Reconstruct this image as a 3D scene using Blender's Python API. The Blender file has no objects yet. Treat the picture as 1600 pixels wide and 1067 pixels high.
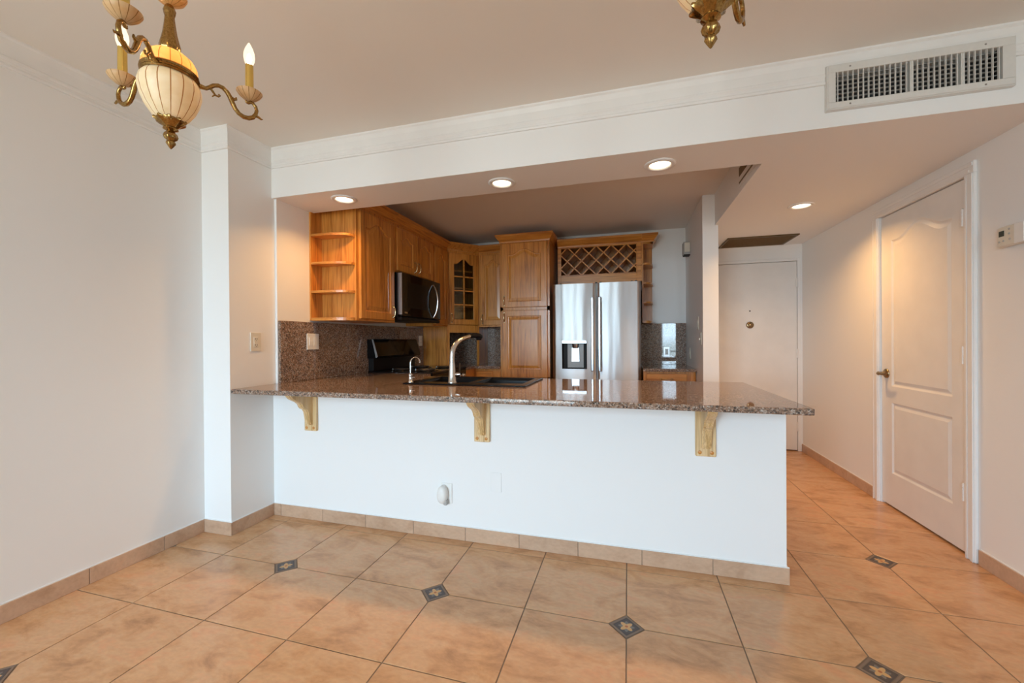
import bpy, bmesh, math, random
from mathutils import Matrix, Vector
random.seed(7)
S = bpy.context.scene
C = S.collection
PI = math.pi
cos, sin = math.cos, math.sin

# ------------------------------------------------------------------ camera
FPX, TH, PH, RO, CH = 636.8947, .2765, -.0034, -.007, 1.1558
Fv = Vector((-sin(TH)*cos(PH), cos(TH)*cos(PH), sin(PH)))
Rv = Vector((cos(TH), sin(TH), 0)); Uv = Rv.cross(Fv)
R2 = Rv*cos(RO)+Uv*sin(RO); U2 = -Rv*sin(RO)+Uv*cos(RO)
cam_d = bpy.data.cameras.new('camera'); cam = bpy.data.objects.new('camera', cam_d); C.objects.link(cam)
cam_d.sensor_width = 36; cam_d.sensor_fit = 'HORIZONTAL'; cam_d.lens = FPX/1600*36
cam_d.clip_start = .02
mw = Matrix((R2, U2, -Fv)).transposed().to_4x4(); mw.translation = (0, 0, CH)
cam.matrix_world = mw
S.camera = cam

# ------------------------------------------------------------------ colour management, sky, daylight portals
S.view_settings.view_transform = 'Standard'; S.view_settings.look = 'None'
S.view_settings.gamma = 1; S.view_settings.use_curve_mapping = False
S.view_settings.exposure = 0.22
SKY = 27.0            # strength of the sky seen through the windows
LAMP = 8.0             # watts of each recessed lamp
BULB = 110.0           # radiance of the candle bulbs
WARM = (1, .53, .18)
w = bpy.data.worlds.new('sky'); S.world = w; w.use_nodes = True
nt = w.node_tree; nt.nodes.clear()
o = nt.nodes.new('ShaderNodeOutputWorld'); bg = nt.nodes.new('ShaderNodeBackground')
tc = nt.nodes.new('ShaderNodeTexCoord'); sx = nt.nodes.new('ShaderNodeSeparateXYZ'); cr = nt.nodes.new('ShaderNodeValToRGB')
mr = nt.nodes.new('ShaderNodeMapRange'); mr.inputs['From Min'].default_value = -1; mr.inputs['From Max'].default_value = 1
nt.links.new(tc.outputs['Generated'], sx.inputs[0]); nt.links.new(sx.outputs['Z'], mr.inputs['Value'])
nt.links.new(mr.outputs[0], cr.inputs[0]); nt.links.new(cr.outputs[0], bg.inputs['Color']); nt.links.new(bg.outputs[0], o.inputs[0])
e = cr.color_ramp.elements
e[0].position = 0; e[0].color = (.30, .27, .24, 1)
e[1].position = 1; e[1].color = (.62, .80, 1, 1)
for p, c in ((.44, (.40, .42, .44, 1)), (.492, (.36, .46, .54, 1)), (.503, (.62, .79, 1, 1)), (.65, (.58, .77, 1, 1))):
    k = e.new(p); k.color = c
bg.inputs['Strength'].default_value = SKY
def portal(x0, x1, z0, z1, y):
    l = bpy.data.lights.new('daylight_portal', 'AREA'); l.shape = 'RECTANGLE'; l.size = x1-x0; l.size_y = z1-z0
    l.cycles.is_portal = True
    ob = bpy.data.objects.new('daylight_portal', l); C.objects.link(ob)
    ob.location = ((x0+x1)/2, y, (z0+z1)/2); ob.rotation_euler = (PI/2, 0, 0)   # -Z looks to +Y, into the room
WIN = [(-2.42, -.80, .04, 2.38), (.93, 1.42, .62, 2.38)]
YW = -3.0
for a in WIN: portal(a[0], a[1], a[2], a[3], YW-.06)
S.cycles.max_bounces = 10; S.cycles.diffuse_bounces = 6; S.cycles.glossy_bounces = 4; S.cycles.transparent_max_bounces = 12
S.cycles.sample_clamp_indirect = 6.0; S.cycles.caustics_reflective = False; S.cycles.caustics_refractive = False
S.cycles.use_denoising = True

# ------------------------------------------------------------------ materials
M = {}
def nodes(name):
    m = bpy.data.materials.new(name); m.use_nodes = True; M[name] = m
    t = m.node_tree; b = t.nodes['Principled BSDF']; return m, t, b
def N(t, kind, **kw):
    n = t.nodes.new('ShaderNode'+kind)
    for k, v in kw.items():
        if k in n.inputs: n.inputs[k].default_value = v
        else: setattr(n, k, v)
    return n
def ramp(t, fac, stops, interp='LINEAR'):
    r = t.nodes.new('ShaderNodeValToRGB'); r.color_ramp.interpolation = interp
    el = r.color_ramp.elements
    while len(el) > 1: el.remove(el[-1])
    el[0].position = stops[0][0]; el[0].color = (*stops[0][1], 1)
    for p, c in stops[1:]:
        k = el.new(p); k.color = (*c, 1)
    t.links.new(fac, r.inputs[0]); return r.outputs[0]
def objco(t, scale=(1, 1, 1)):
    tc = N(t, 'TexCoord'); mp = N(t, 'Mapping'); mp.inputs['Scale'].default_value = scale
    t.links.new(tc.outputs['Object'], mp.inputs[0]); return mp.outputs[0]
def mix(t, fac, a, b, mode='MIX'):
    n = t.nodes.new('ShaderNodeMix'); n.data_type = 'RGBA'; n.blend_type = mode
    for i, v in ((0, fac), (6, a), (7, b)):
        if isinstance(v, (int, float)): n.inputs[i].default_value = v
        elif isinstance(v, tuple): n.inputs[i].default_value = (*v, 1)
        else: t.links.new(v, n.inputs[i])
    return n.outputs[2]
def bump(t, b, h, dist=.001, strength=1.0):
    n = N(t, 'Bump'); n.inputs['Distance'].default_value = dist; n.inputs['Strength'].default_value = strength
    t.links.new(h, n.inputs['Height']); t.links.new(n.outputs[0], b.inputs['Normal'])
def plain(name, col, rough=.5, metal=0, spec=.5, nscale=0, nbump=0, coat=0):
    m, t, b = nodes(name)
    b.inputs['Roughness'].default_value = rough; b.inputs['Metallic'].default_value = metal
    b.inputs['Specular IOR Level'].default_value = spec; b.inputs['Coat Weight'].default_value = coat
    if nscale:
        n = N(t, 'TexNoise', Scale=nscale, Detail=4.0); t.links.new(objco(t), n.inputs['Vector'])
        d = tuple(c*.97 for c in col); l = tuple(min(1, c*1.02) for c in col)
        t.links.new(ramp(t, n.outputs['Fac'], [(.3, d), (.7, l)]), b.inputs['Base Color'])
        if nbump: bump(t, b, n.outputs['Fac'], nbump)
    else: b.inputs['Base Color'].default_value = (*col, 1)
    return m
plain('wall_paint', (.85, .85, .84), .6, 0, .3)
plain('ceiling_paint', (.83, .80, .75), .8, 0, .2)
plain('white_trim', (.84, .84, .83), .35, 0, .4, 8, .0002)
plain('door_paint', (.80, .79, .77), .33, 0, .45, 7, .0003)
plain('white_plastic', (.83, .82, .79), .3, 0, .5, 20)
plain('cream_plastic', (.74, .70, .60), .35, 0, .5, 20)
plain('grey_plastic', (.42, .41, .39), .5, 0, .4, 30)
plain('dark_slot', (.02, .02, .02), .6, 0, .3, 30)
plain('black_gloss', (.005, .005, .006), .07, 0, .32, 30)
plain('black_sink', (.006, .006, .007), .22, 0, .2, 200)
plain('black_matte', (.010, .009, .009), .38, 0, .22, 60)
plain('chrome', (.78, .79, .80), .10, 1, .5, 30)
plain('nickel', (.60, .58, .55), .22, 1, .5, 60)
plain('pull_brass', (.62, .50, .30), .22, 1, .5, 60)
plain('steel_trim', (.55, .56, .57), .28, 1, .5, 60)
plain('gold_sleeve', (.86, .62, .18), .24, 1, .5, 40)
plain('vent_paint', (.70, .69, .66), .45, 0, .4, 40)
plain('bronze_grille', (.13, .085, .035), .45, .3, .4, 40)
plain('knob_brass', (.34, .25, .14), .28, 1, .5, 40)
plain('screw_metal', (.30, .28, .26), .4, 1, .5, 40)
plain('lcd', (.035, .045, .035), .15, 0, .5, 40)
plain('aluminium', (.8, .8, .8), .35, .6, .5, 40)
plain('dispenser_grey', (.40, .42, .43), .4, 0, .4, 40)
plain('coil', (.10, .095, .09), .35, .8, .5, 60)
# antique brass: dark in the hollows, bright on the ridges
m, t, b = nodes('antique_brass'); b.inputs['Metallic'].default_value = 1; b.inputs['Roughness'].default_value = .20
n = N(t, 'TexNoise', Scale=260.0, Detail=4.0); t.links.new(objco(t), n.inputs['Vector'])
t.links.new(ramp(t, n.outputs['Fac'], [(.34, (.26, .15, .046)), (.60, (.42, .255, .085))]), b.inputs['Base Color'])
bump(t, b, n.outputs['Fac'], .00015)
def wood(name, axis, lo, mid, hi, rough=.30, sc=1.0):
    m, t, b = nodes(name)
    st = [1, 1, 1]; st['xyz'.index(axis)] = .055
    n1 = N(t, 'TexNoise', Scale=26.0*sc, Detail=5.0, Distortion=.6); t.links.new(objco(t, st), n1.inputs['Vector'])
    st2 = [1, 1, 1]; st2['xyz'.index(axis)] = .02
    n2 = N(t, 'TexNoise', Scale=330.0*sc, Detail=2.0); t.links.new(objco(t, st2), n2.inputs['Vector'])
    n3 = N(t, 'TexNoise', Scale=3.0, Detail=2.0); t.links.new(objco(t), n3.inputs['Vector'])
    mul = N(t, 'Math', operation='MULTIPLY'); mul.inputs[1].default_value = 6.0; t.links.new(n1.outputs['Fac'], mul.inputs[0])
    fr = N(t, 'Math', operation='PINGPONG'); fr.inputs[1].default_value = 1.0; t.links.new(mul.outputs[0], fr.inputs[0])
    c1 = ramp(t, fr.outputs[0], [(.0, lo), (.35, mid), (1, hi)])
    p = ramp(t, n2.outputs['Fac'], [(.38, (.66, .58, .52)), (.55, (1, 1, 1))])
    c2 = mix(t, .75, c1, p, 'MULTIPLY')
    v = ramp(t, n3.outputs['Fac'], [(.3, (.86, .84, .82)), (.7, (1.0, 1.0, 1.0))])
    t.links.new(mix(t, 1.0, c2, v, 'MULTIPLY'), b.inputs['Base Color'])
    b.inputs['Roughness'].default_value = rough; b.inputs['Coat Weight'].default_value = .25; b.inputs['Coat Roughness'].default_value = .15
    bump(t, b, n2.outputs['Fac'], .0003, .5)
OAK = ((.42, .150, .023), (.63, .248, .042), (.73, .325, .066))
for ax in 'xyz': wood('oak_'+ax, ax, *OAK)
wood('pine', 'z', (.62, .39, .15), (.78, .54, .25), (.86, .65, .36), .45, .7)
# granite
m, t, b = nodes('granite')
v1 = N(t, 'TexVoronoi', Scale=210.0); t.links.new(objco(t), v1.inputs['Vector'])
v2 = N(t, 'TexVoronoi', Scale=120.0); t.links.new(objco(t), v2.inputs['Vector'])
sp = N(t, 'SeparateColor'); t.links.new(v1.outputs['Color'], sp.inputs[0])
sp2 = N(t, 'SeparateColor'); t.links.new(v2.outputs['Color'], sp2.inputs[0])
c1 = ramp(t, sp.outputs[0], [(0, (.035, .030, .028)), (.24, (.15, .105, .08)), (.45, (.28, .165, .11)), (.74, (.40, .275, .20)), (.90, (.58, .52, .46))], 'CONSTANT')
c2 = ramp(t, sp2.outputs[1], [(0, (.035, .03, .028)), (.22, (.25, .15, .10)), (.60, (.34, .215, .15)), (.86, (.50, .44, .39))], 'CONSTANT')
t.links.new(mix(t, .45, c1, c2), b.inputs['Base Color'])
b.inputs['Roughness'].default_value = .035; b.inputs['Specular IOR Level'].default_value = .6
# floor tile, grout, inset
def tile_mat(name, stops, rough):
    m, t, b = nodes(name)
    g = N(t, 'NewGeometry'); tc = N(t, 'TexCoord')
    off = N(t, 'VectorMath', operation='MULTIPLY_ADD')
    cb = N(t, 'CombineXYZ')
    for i in range(3): t.links.new(g.outputs['Random Per Island'], cb.inputs[i])
    off.inputs[1].default_value = (31, 17, 5); t.links.new(cb.outputs[0], off.inputs[0]); t.links.new(tc.outputs['Object'], off.inputs[2])
    mp = N(t, 'Mapping'); mp.inputs['Scale'].default_value = (.55, 1, 1); mp.inputs['Rotation'].default_value = (0, 0, .35)
    t.links.new(off.outputs[0], mp.inputs[0])
    n1 = N(t, 'TexNoise', Scale=9.0, Detail=7.0, Roughness=.62, Distortion=.5); t.links.new(mp.outputs[0], n1.inputs['Vector'])
    n2 = N(t, 'TexNoise', Scale=70.0, Detail=4.0); t.links.new(mp.outputs[0], n2.inputs['Vector'])
    c = ramp(t, n1.outputs['Fac'], stops)
    f = ramp(t, n2.outputs['Fac'], [(.3, (.93, .93, .93)), (.7, (1.05, 1.05, 1.05))])
    c = mix(t, 1.0, c, f, 'MULTIPLY')
    rr = ramp(t, g.outputs['Random Per Island'], [(0, (.95, .95, .95)), (1, (1.03, 1.03, 1.03))])
    t.links.new(mix(t, 1.0, c, rr, 'MULTIPLY'), b.inputs['Base Color'])
    b.inputs['Roughness'].default_value = rough; b.inputs['Specular IOR Level'].default_value = .45
    bump(t, b, n2.outputs['Fac'], .0005, .6)
tile_mat('floor_tile', [(.32, (.45, .24, .115)), (.45, (.61, .335, .165)), (.55, (.65, .39, .21)), (.67, (.68, .35, .18))], .26)
tile_mat('base_tile', [(.26, (.46, .285, .18)), (.45, (.56, .37, .25)), (.58, (.59, .40, .275)), (.74, (.60, .375, .24))], .32)
plain('grout', (.24, .175, .125), .8, 0, .2, 120)
plain('inset_border', (.22, .15, .11), .4, 0, .4, 120)
m, t, b = nodes('inset_motif')      # petalled flower in a dark frame, local -1..1 stored in the UV map
uv = N(t, 'UVMap'); sxy = N(t, 'SeparateXYZ'); t.links.new(uv.outputs[0], sxy.inputs[0])
def math_(op, a, bb=None):
    n = N(t, 'Math', operation=op)
    for i, v in enumerate((a, bb)):
        if v is None: continue
        if isinstance(v, (int, float)): n.inputs[i].default_value = v
        else: t.links.new(v, n.inputs[i])
    return n.outputs[0]
ux, uy = sxy.outputs[0], sxy.outputs[1]
rad = math_('SQRT', math_('ADD', math_('MULTIPLY', ux, ux), math_('MULTIPLY', uy, uy)))
ang = math_('ARCTAN2', uy, ux)
pet = math_('MULTIPLY_ADD', math_('COSINE', math_('MULTIPLY', ang, 4.0)), .22)
t.nodes[-1].inputs[2].default_value = .56
inp = math_('LESS_THAN', rad, pet)
core = math_('LESS_THAN', rad, .16)
leaf = math_('MULTIPLY_ADD', math_('COSINE', math_('MULTIPLY', ang, 8.0)), .14)
t.nodes[-1].inputs[2].default_value = .72
inl = math_('LESS_THAN', rad, leaf)
mx = math_('MAXIMUM', math_('ABSOLUTE', ux), math_('ABSOLUTE', uy))
edge = math_('GREATER_THAN', mx, .86)
c = mix(t, inl, (.075, .055, .050), (.18, .165, .15))
c = mix(t, inp, c, (.64, .37, .15)); c = mix(t, core, c, (.45, .13, .04)); c = mix(t, edge, c, (.06, .045, .045))
t.links.new(c, b.inputs['Base Color']); b.inputs['Roughness'].default_value = .42
# brushed steel of the refrigerator
m, t, b = nodes('fridge_steel'); b.inputs['Metallic'].default_value = 1; b.inputs['Roughness'].default_value = .46
b.inputs['Base Color'].default_value = (.76, .78, .79, 1)
n = N(t, 'TexNoise', Scale=2.3, Detail=1.5); t.links.new(objco(t, (3.0, 1, .35)), n.inputs['Vector'])
bump(t, b, n.outputs['Fac'], .008, 1.0)
tg = N(t, 'Tangent'); tg.direction_type = 'UV_MAP'; tg.uv_map = 'UVMap'; t.links.new(tg.outputs[0], b.inputs['Tangent'])
b.inputs['Anisotropic'].default_value = .95
# alabaster with brown lead lines laid along the meridians of each piece (polar angle about the piece's own axis, in the UV map)
def alabaster(name, a, bcol, trans, glow):
    m, t, b = nodes(name)
    uv = N(t, 'UVMap'); sp = N(t, 'SeparateXYZ'); t.links.new(uv.outputs[0], sp.inputs[0])
    fr = N(t, 'Math', operation='FRACT'); t.links.new(sp.outputs[0], fr.inputs[0])
    ds = N(t, 'Math', operation='SUBTRACT'); ds.inputs[1].default_value = .5; t.links.new(fr.outputs[0], ds.inputs[0])
    ab = N(t, 'Math', operation='ABSOLUTE'); t.links.new(ds.outputs[0], ab.inputs[0])
    ln = N(t, 'Math', operation='LESS_THAN'); ln.inputs[1].default_value = .05; t.links.new(ab.outputs[0], ln.inputs[0])
    n = N(t, 'TexNoise', Scale=22.0, Detail=5.0, Distortion=.8); t.links.new(objco(t), n.inputs['Vector'])
    c = ramp(t, n.outputs['Fac'], [(.3, a), (.7, bcol)])
    c = mix(t, ln.outputs[0], c, (.40, .19, .045))
    t.links.new(c, b.inputs['Base Color']); b.inputs['Roughness'].default_value = .35
    tr = N(t, 'BsdfTranslucent'); t.links.new(c, tr.inputs['Color'])
    ms = N(t, 'MixShader'); ms.inputs[0].default_value = trans
    t.links.new(b.outputs[0], ms.inputs[1]); t.links.new(tr.outputs[0], ms.inputs[2])
    t.links.new(ms.outputs[0], t.nodes['Material Output'].inputs['Surface'])
alabaster('alabaster', (.80, .68, .42), (.90, .82, .60), .14, 0)
alabaster('alabaster_peach', (.80, .52, .24), (.88, .66, .38), .4, 0)
alabaster('alabaster_amber', (.80, .46, .16), (.86, .60, .28), .5, 0)
def emis(name, col, s):
    m = bpy.data.materials.new(name); m.use_nodes = True; M[name] = m; t = m.node_tree; t.nodes.clear()
    e = t.nodes.new('ShaderNodeEmission'); e.inputs[0].default_value = (*col, 1); e.inputs[1].default_value = s
    o = t.nodes.new('ShaderNodeOutputMaterial'); t.links.new(e.outputs[0], o.inputs[0])
emis('lamp_glow', (1, .82, .56), 5.0); emis('bulb_glow', (1, .60, .30), BULB)
def glass(name, tint, gl):
    m = bpy.data.materials.new(name); m.use_nodes = True; M[name] = m; t = m.node_tree; t.nodes.clear()
    tr = t.nodes.new('ShaderNodeBsdfTransparent'); tr.inputs[0].default_value = (*tint, 1)
    g = t.nodes.new('ShaderNodeBsdfGlossy'); g.inputs['Roughness'].default_value = .02
    fz = t.nodes.new('ShaderNodeFresnel'); fz.inputs[0].default_value = 1.45
    ms = t.nodes.new('ShaderNodeMixShader'); o = t.nodes.new('ShaderNodeOutputMaterial')
    t.links.new(fz.outputs[0], ms.inputs[0]); t.links.new(tr.outputs[0], ms.inputs[1]); t.links.new(g.outputs[0], ms.inputs[2]); t.links.new(ms.outputs[0], o.inputs[0])
glass('pane_glass', (.86, .89, .87), 0)
m = bpy.data.materials.new('bulb_glass'); m.use_nodes = True; M['bulb_glass'] = m; t = m.node_tree; t.nodes.clear()
tr_ = t.nodes.new('ShaderNodeBsdfTransparent'); e_ = t.nodes.new('ShaderNodeEmission'); e_.inputs[0].default_value = (1, .80, .55, 1); e_.inputs[1].default_value = 1.6
ms = t.nodes.new('ShaderNodeMixShader'); ms.inputs[0].default_value = .55; o = t.nodes.new('ShaderNodeOutputMaterial')
t.links.new(tr_.outputs[0], ms.inputs[1]); t.links.new(e_.outputs[0], ms.inputs[2]); t.links.new(ms.outputs[0], o.inputs[0])

# ------------------------------------------------------------------ mesh builder
class MB:
    def __init__(s): s.v = []; s.f = []; s.sm = []; s.mi = []; s.uv = {}; s.M = Matrix(); s.cm = 0
    def add(s, vs, fs, smooth=False):
        k = len(s.v); s.v += [s.M @ Vector(p) for p in vs]
        for f in fs: s.f.append([i+k for i in f]); s.sm.append(smooth); s.mi.append(s.cm)
        return s
    def at(s, loc=(0, 0, 0), rz=0, rx=0, ry=0):
        s.M = Matrix.Translation(loc) @ Matrix.Rotation(rz, 4, 'Z') @ Matrix.Rotation(ry, 4, 'Y') @ Matrix.Rotation(rx, 4, 'X'); return s
    def box(s, x0, x1, y0, y1, z0, z1, b=0):
        if x0 > x1: x0, x1 = x1, x0
        if y0 > y1: y0, y1 = y1, y0
        if z0 > z1: z0, z1 = z1, z0
        if b <= 0:
            vs = [(x, y, z) for z in (z0, z1) for y in (y0, y1) for x in (x0, x1)]
            return s.add(vs, [(0, 2, 3, 1), (4, 5, 7, 6), (0, 1, 5, 4), (2, 6, 7, 3), (0, 4, 6, 2), (1, 3, 7, 5)])
        b = min(b, (x1-x0)*.49, (y1-y0)*.49, (z1-z0)*.49)
        X, Y, Z = (x0, x1), (y0, y1), (z0, z1); vs = []; ix = {}
        for i in (0, 1):
            for j in (0, 1):
                for k in (0, 1):
                    p = (X[i], Y[j], Z[k]); d = (b if i == 0 else -b, b if j == 0 else -b, b if k == 0 else -b)
                    for a in range(3):
                        q = [p[0]+d[0], p[1]+d[1], p[2]+d[2]]; q[a] = p[a]; ix[i, j, k, a] = len(vs); vs.append(tuple(q))
        fs = []
        for a in range(3):
            o1, o2 = [(1, 2), (2, 0), (0, 1)][a]
            for sd in (0, 1):
                q = []
                for (m1, m2) in ((0, 0), (1, 0), (1, 1), (0, 1)):
                    c = [0, 0, 0]; c[a] = sd; c[o1] = m1; c[o2] = m2; q.append(ix[(*c, a)])
                fs.append(q if sd else q[::-1])
        for a in range(3):          # edges along axis a
            o1, o2 = [(1, 2), (2, 0), (0, 1)][a]
            for m1 in (0, 1):
                for m2 in (0, 1):
                    c0 = [0, 0, 0]; c0[o1] = m1; c0[o2] = m2; c1 = list(c0); c1[a] = 1
                    q = [ix[(*c0, o1)], ix[(*c1, o1)], ix[(*c1, o2)], ix[(*c0, o2)]]
                    fs.append(q if (m1 == m2) == False else q[::-1])
        for i in (0, 1):
            for j in (0, 1):
                for k in (0, 1):
                    q = [ix[i, j, k, 0], ix[i, j, k, 1], ix[i, j, k, 2]]
                    fs.append(q if (i+j+k) % 2 else q[::-1])
        return s.add(vs, fs)
    def prism(s, pts, a0, a1, axis='y', smooth=False):
        # polygon in the plane across `axis`, swept from a0 to a1
        def P(p, a):
            return (a, p[0], p[1]) if axis == 'x' else (p[0], a, p[1]) if axis == 'y' else (p[0], p[1], a)
        n = len(pts); vs = [P(p, a0) for p in pts]+[P(p, a1) for p in pts]
        s.add(vs, [tuple(range(n))[::-1], tuple(range(n, 2*n))])
        k = len(s.v)-2*n
        for i in range(n):
            j = (i+1) % n; s.f.append([k+i, k+j, k+n+j, k+n+i]); s.sm.append(smooth); s.mi.append(s.cm)
        return s
    def lathe(s, prof, seg=24, smooth=True, caps=True, flute=None, lines=0):
        n = len(prof); vs = []
        for i in range(seg):
            a = 2*PI*i/seg
            for (r, z) in prof:
                q = r*(1+flute(a, z)) if flute else r
                vs.append((q*cos(a), q*sin(a), z))
        f0 = len(s.f); fs = []
        for i in range(seg):
            j = (i+1) % seg
            for k in range(n-1): fs.append((i*n+k, j*n+k, j*n+k+1, i*n+k+1))
        s.add(vs, fs, smooth)
        if lines:
            q = 0
            for i in range(seg):
                for k in range(n-1):
                    u0, u1 = i/seg*lines, (i+1)/seg*lines
                    s.uv[f0+q] = [(u0, 0), (u1, 0), (u1, 1), (u0, 1)]; q += 1
        if caps:
            k = len(s.v)-len(vs)
            if prof[0][0] > 1e-5: s.f.append([k+i*n for i in range(seg)][::-1]); s.sm.append(False); s.mi.append(s.cm)
            if prof[-1][0] > 1e-5: s.f.append([k+i*n+n-1 for i in range(seg)]); s.sm.append(False); s.mi.append(s.cm)
        return s
    def tube(s, pts, r, seg=10, smooth=True, sq=1.0):
        pts = [Vector(p) for p in pts]; n = len(pts); rs = r if isinstance(r, (list, tuple)) else [r]*n
        tg = [(pts[min(i+1, n-1)]-pts[max(i-1, 0)]).normalized() for i in range(n)]
        up = Vector((0, 0, 1)) if abs(tg[0].z) < .9 else Vector((1, 0, 0))
        a = tg[0].cross(up).normalized(); vs = []
        for i in range(n):
            a = (a-tg[i]*a.dot(tg[i])).normalized(); b = tg[i].cross(a)
            for k in range(seg):
                an = 2*PI*k/seg; vs.append(pts[i]+(a*cos(an)+b*sin(an)*sq)*rs[i])
        fs = [(i*seg+k, i*seg+(k+1) % seg, (i+1)*seg+(k+1) % seg, (i+1)*seg+k) for i in range(n-1) for k in range(seg)]
        s.add(vs, fs, smooth)
        k = len(s.v)-len(vs)
        s.f.append([k+i for i in range(seg)][::-1]); s.sm.append(False); s.mi.append(s.cm)
        s.f.append([k+(n-1)*seg+i for i in range(seg)]); s.sm.append(False); s.mi.append(s.cm)
        return s
    def loops(s, ls, close_last=True, close_first=False, smooth=False):
        n = len(ls[0]); vs = [p for l in ls for p in l]; fs = []
        for q in range(len(ls)-1):
            for i in range(n):
                j = (i+1) % n; fs.append((q*n+i, q*n+j, (q+1)*n+j, (q+1)*n+i))
        if close_last: fs.append(tuple((len(ls)-1)*n+i for i in range(n)))
        if close_first: fs.append(tuple(range(n))[::-1])
        return s.add(vs, fs, smooth)
    def build(s, name, mat, parent=None, loc=None):
        off = Vector(ROOT[parent.name]) if parent else Vector(loc or (0, 0, 0))
        me = bpy.data.meshes.new(name); me.from_pydata([tuple(p-off) for p in s.v], [], s.f)
        mats = mat if isinstance(mat, (list, tuple)) else [mat]
        for q in mats: me.materials.append(M[q])
        for p, q, k in zip(me.polygons, s.sm, s.mi): p.use_smooth = q; p.material_index = k
        if s.uv:
            ul = me.uv_layers.new(name='UVMap')
            for fi, cs in s.uv.items():
                for li, c in zip(me.polygons[fi].loop_indices, cs): ul.data[li].uv = c
        bm = bmesh.new(); bm.from_mesh(me); bmesh.ops.recalc_face_normals(bm, faces=bm.faces); crease(bm); bm.to_mesh(me); bm.free()
        ob = bpy.data.objects.new(name, me); C.objects.link(ob)
        if parent: ob.parent = parent
        else: ob.location = off
        ROOT[ob.name] = tuple(off); return ob
ROOT = {}
def crease(bm):
    for q in bm.edges:
        if len(q.link_faces) == 2 and q.calc_face_angle(0) > .9: q.smooth = False
def tag(ob, label, cat, group=None):
    ob['label'] = label; ob['category'] = cat
    if group: ob['group'] = group
    return ob
def thing(name, label, cat, loc, group=None):
    ob = bpy.data.objects.new(name, None); C.objects.link(ob); ob.location = loc; ob.empty_display_size = .05
    ROOT[ob.name] = tuple(loc); return tag(ob, label, cat, group)
def struct(name, mb, mat, parent=None):
    ob = mb.build(name, mat, parent)
    if not parent: ob['kind'] = 'structure'
    return ob
def dup(root, loc, rz=None, label=None):
    r = root.copy(); C.objects.link(r); r.location = loc
    if rz is not None: r.rotation_euler = (0, 0, rz)
    if label: r['label'] = label
    for ch in root.children:
        c = ch.copy(); C.objects.link(c); c.parent = r
        for g in ch.children:
            d = g.copy(); C.objects.link(d); d.parent = c
    return r
def B(*a): return MB().box(*a)

# ------------------------------------------------------------------ room dimensions (metres, camera stands over the origin)
XL, XC, XK, XE, XR = -2.497, -2.287, -2.270, .713, 1.7125
YC, YP, YB, YE = 1.882, 2.190, 4.850, 4.800
ZC, ZS, ZK = 2.44, 2.116, 2.380
YS = 2.535                              # kitchen side of the soffit beam
XH = .716                               # kitchen side of the dropped hall ceiling
BH = .077

# ------------------------------------------------------------------ floor: clipped tiles, grout, patterned insets
TS, TX, TY, HD, G = .4226, .8337, 1.6987, .066, .0024
fl = MB(); fl.cm = 1
fl.add([(-2.62, -3.1, -.0022), (1.83, -3.1, -.0022), (1.83, 4.95, -.0022), (-2.62, 4.95, -.0022)], [(0, 1, 2, 3)])
fl.box(-2.62, 1.83, -3.1, 4.95, -.12, -.012)
def is_inset(i, j): return i < 2 and j % 2 == 0 and (i-j//2) % 2 == 0
for i in range(-9, 2):
    for j in range(-12, 8):
        x0, x1 = TX+i*TS+G, TX+(i+1)*TS-G; y0, y1 = TY+j*TS+G, TY+(j+1)*TS-G
        x0 = max(x0, -2.6); x1 = 1.82 if i == 1 else x1; y0 = max(y0, -3.08); y1 = min(y1, 4.93)
        if x1-x0 < .01 or y1-y0 < .01: continue
        d = HD+.003; P = []
        P += [(x0, y0+d), (x0+d, y0)] if is_inset(i, j) else [(x0, y0)]
        P += [(x1-d, y0), (x1, y0+d)] if is_inset(i+1, j) else [(x1, y0)]
        P += [(x1, y1-d), (x1-d, y1)] if is_inset(i+1, j+1) else [(x1, y1)]
        P += [(x0+d, y1), (x0, y1-d)] if is_inset(i, j+1) else [(x0, y1)]
        cx, cy = sum(p[0] for p in P)/len(P), sum(p[1] for p in P)/len(P)
        def shr(q): return [(p[0]+(q if p[0] < cx else -q), p[1]+(q if p[1] < cy else -q)) for p in P]
        fl.cm = 0; fl.loops([[(*p, -.003) for p in P], [(*p, -.0008) for p in P], [(*p, 0) for p in shr(.0012)]])
for i in range(-9, 4):
    for j in range(-12, 9):
        if not is_inset(i, j): continue
        x, y = TX+i*TS, TY+j*TS
        if not (-2.55 < x < 1.78 and -3.0 < y < 4.9): continue
        sq = lambda q, z: [(x+q, y, z), (x, y+q, z), (x-q, y, z), (x, y-q, z)]
        fl.cm = 2; fl.loops([sq(HD, -.003), sq(HD, -.0003), sq(HD*.86, -.0003)], close_last=False)
        fl.cm = 1; fl.loops([sq(HD*.86, -.0003), sq(HD*.82, -.0012), sq(HD*.80, -.0002)], close_last=False)
        fl.cm = 3; fl.add(sq(HD*.80, -.0002), [(0, 1, 2, 3)]); fl.uv[len(fl.f)-1] = [(1, 1), (-1, 1), (-1, -1), (1, -1)]
for k in range(len(fl.f)):
    if k not in fl.uv: fl.uv[k] = [(0, 0)]*len(fl.f[k])
struct('floor', fl, ['floor_tile', 'grout', 'inset_border', 'inset_motif'])

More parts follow.
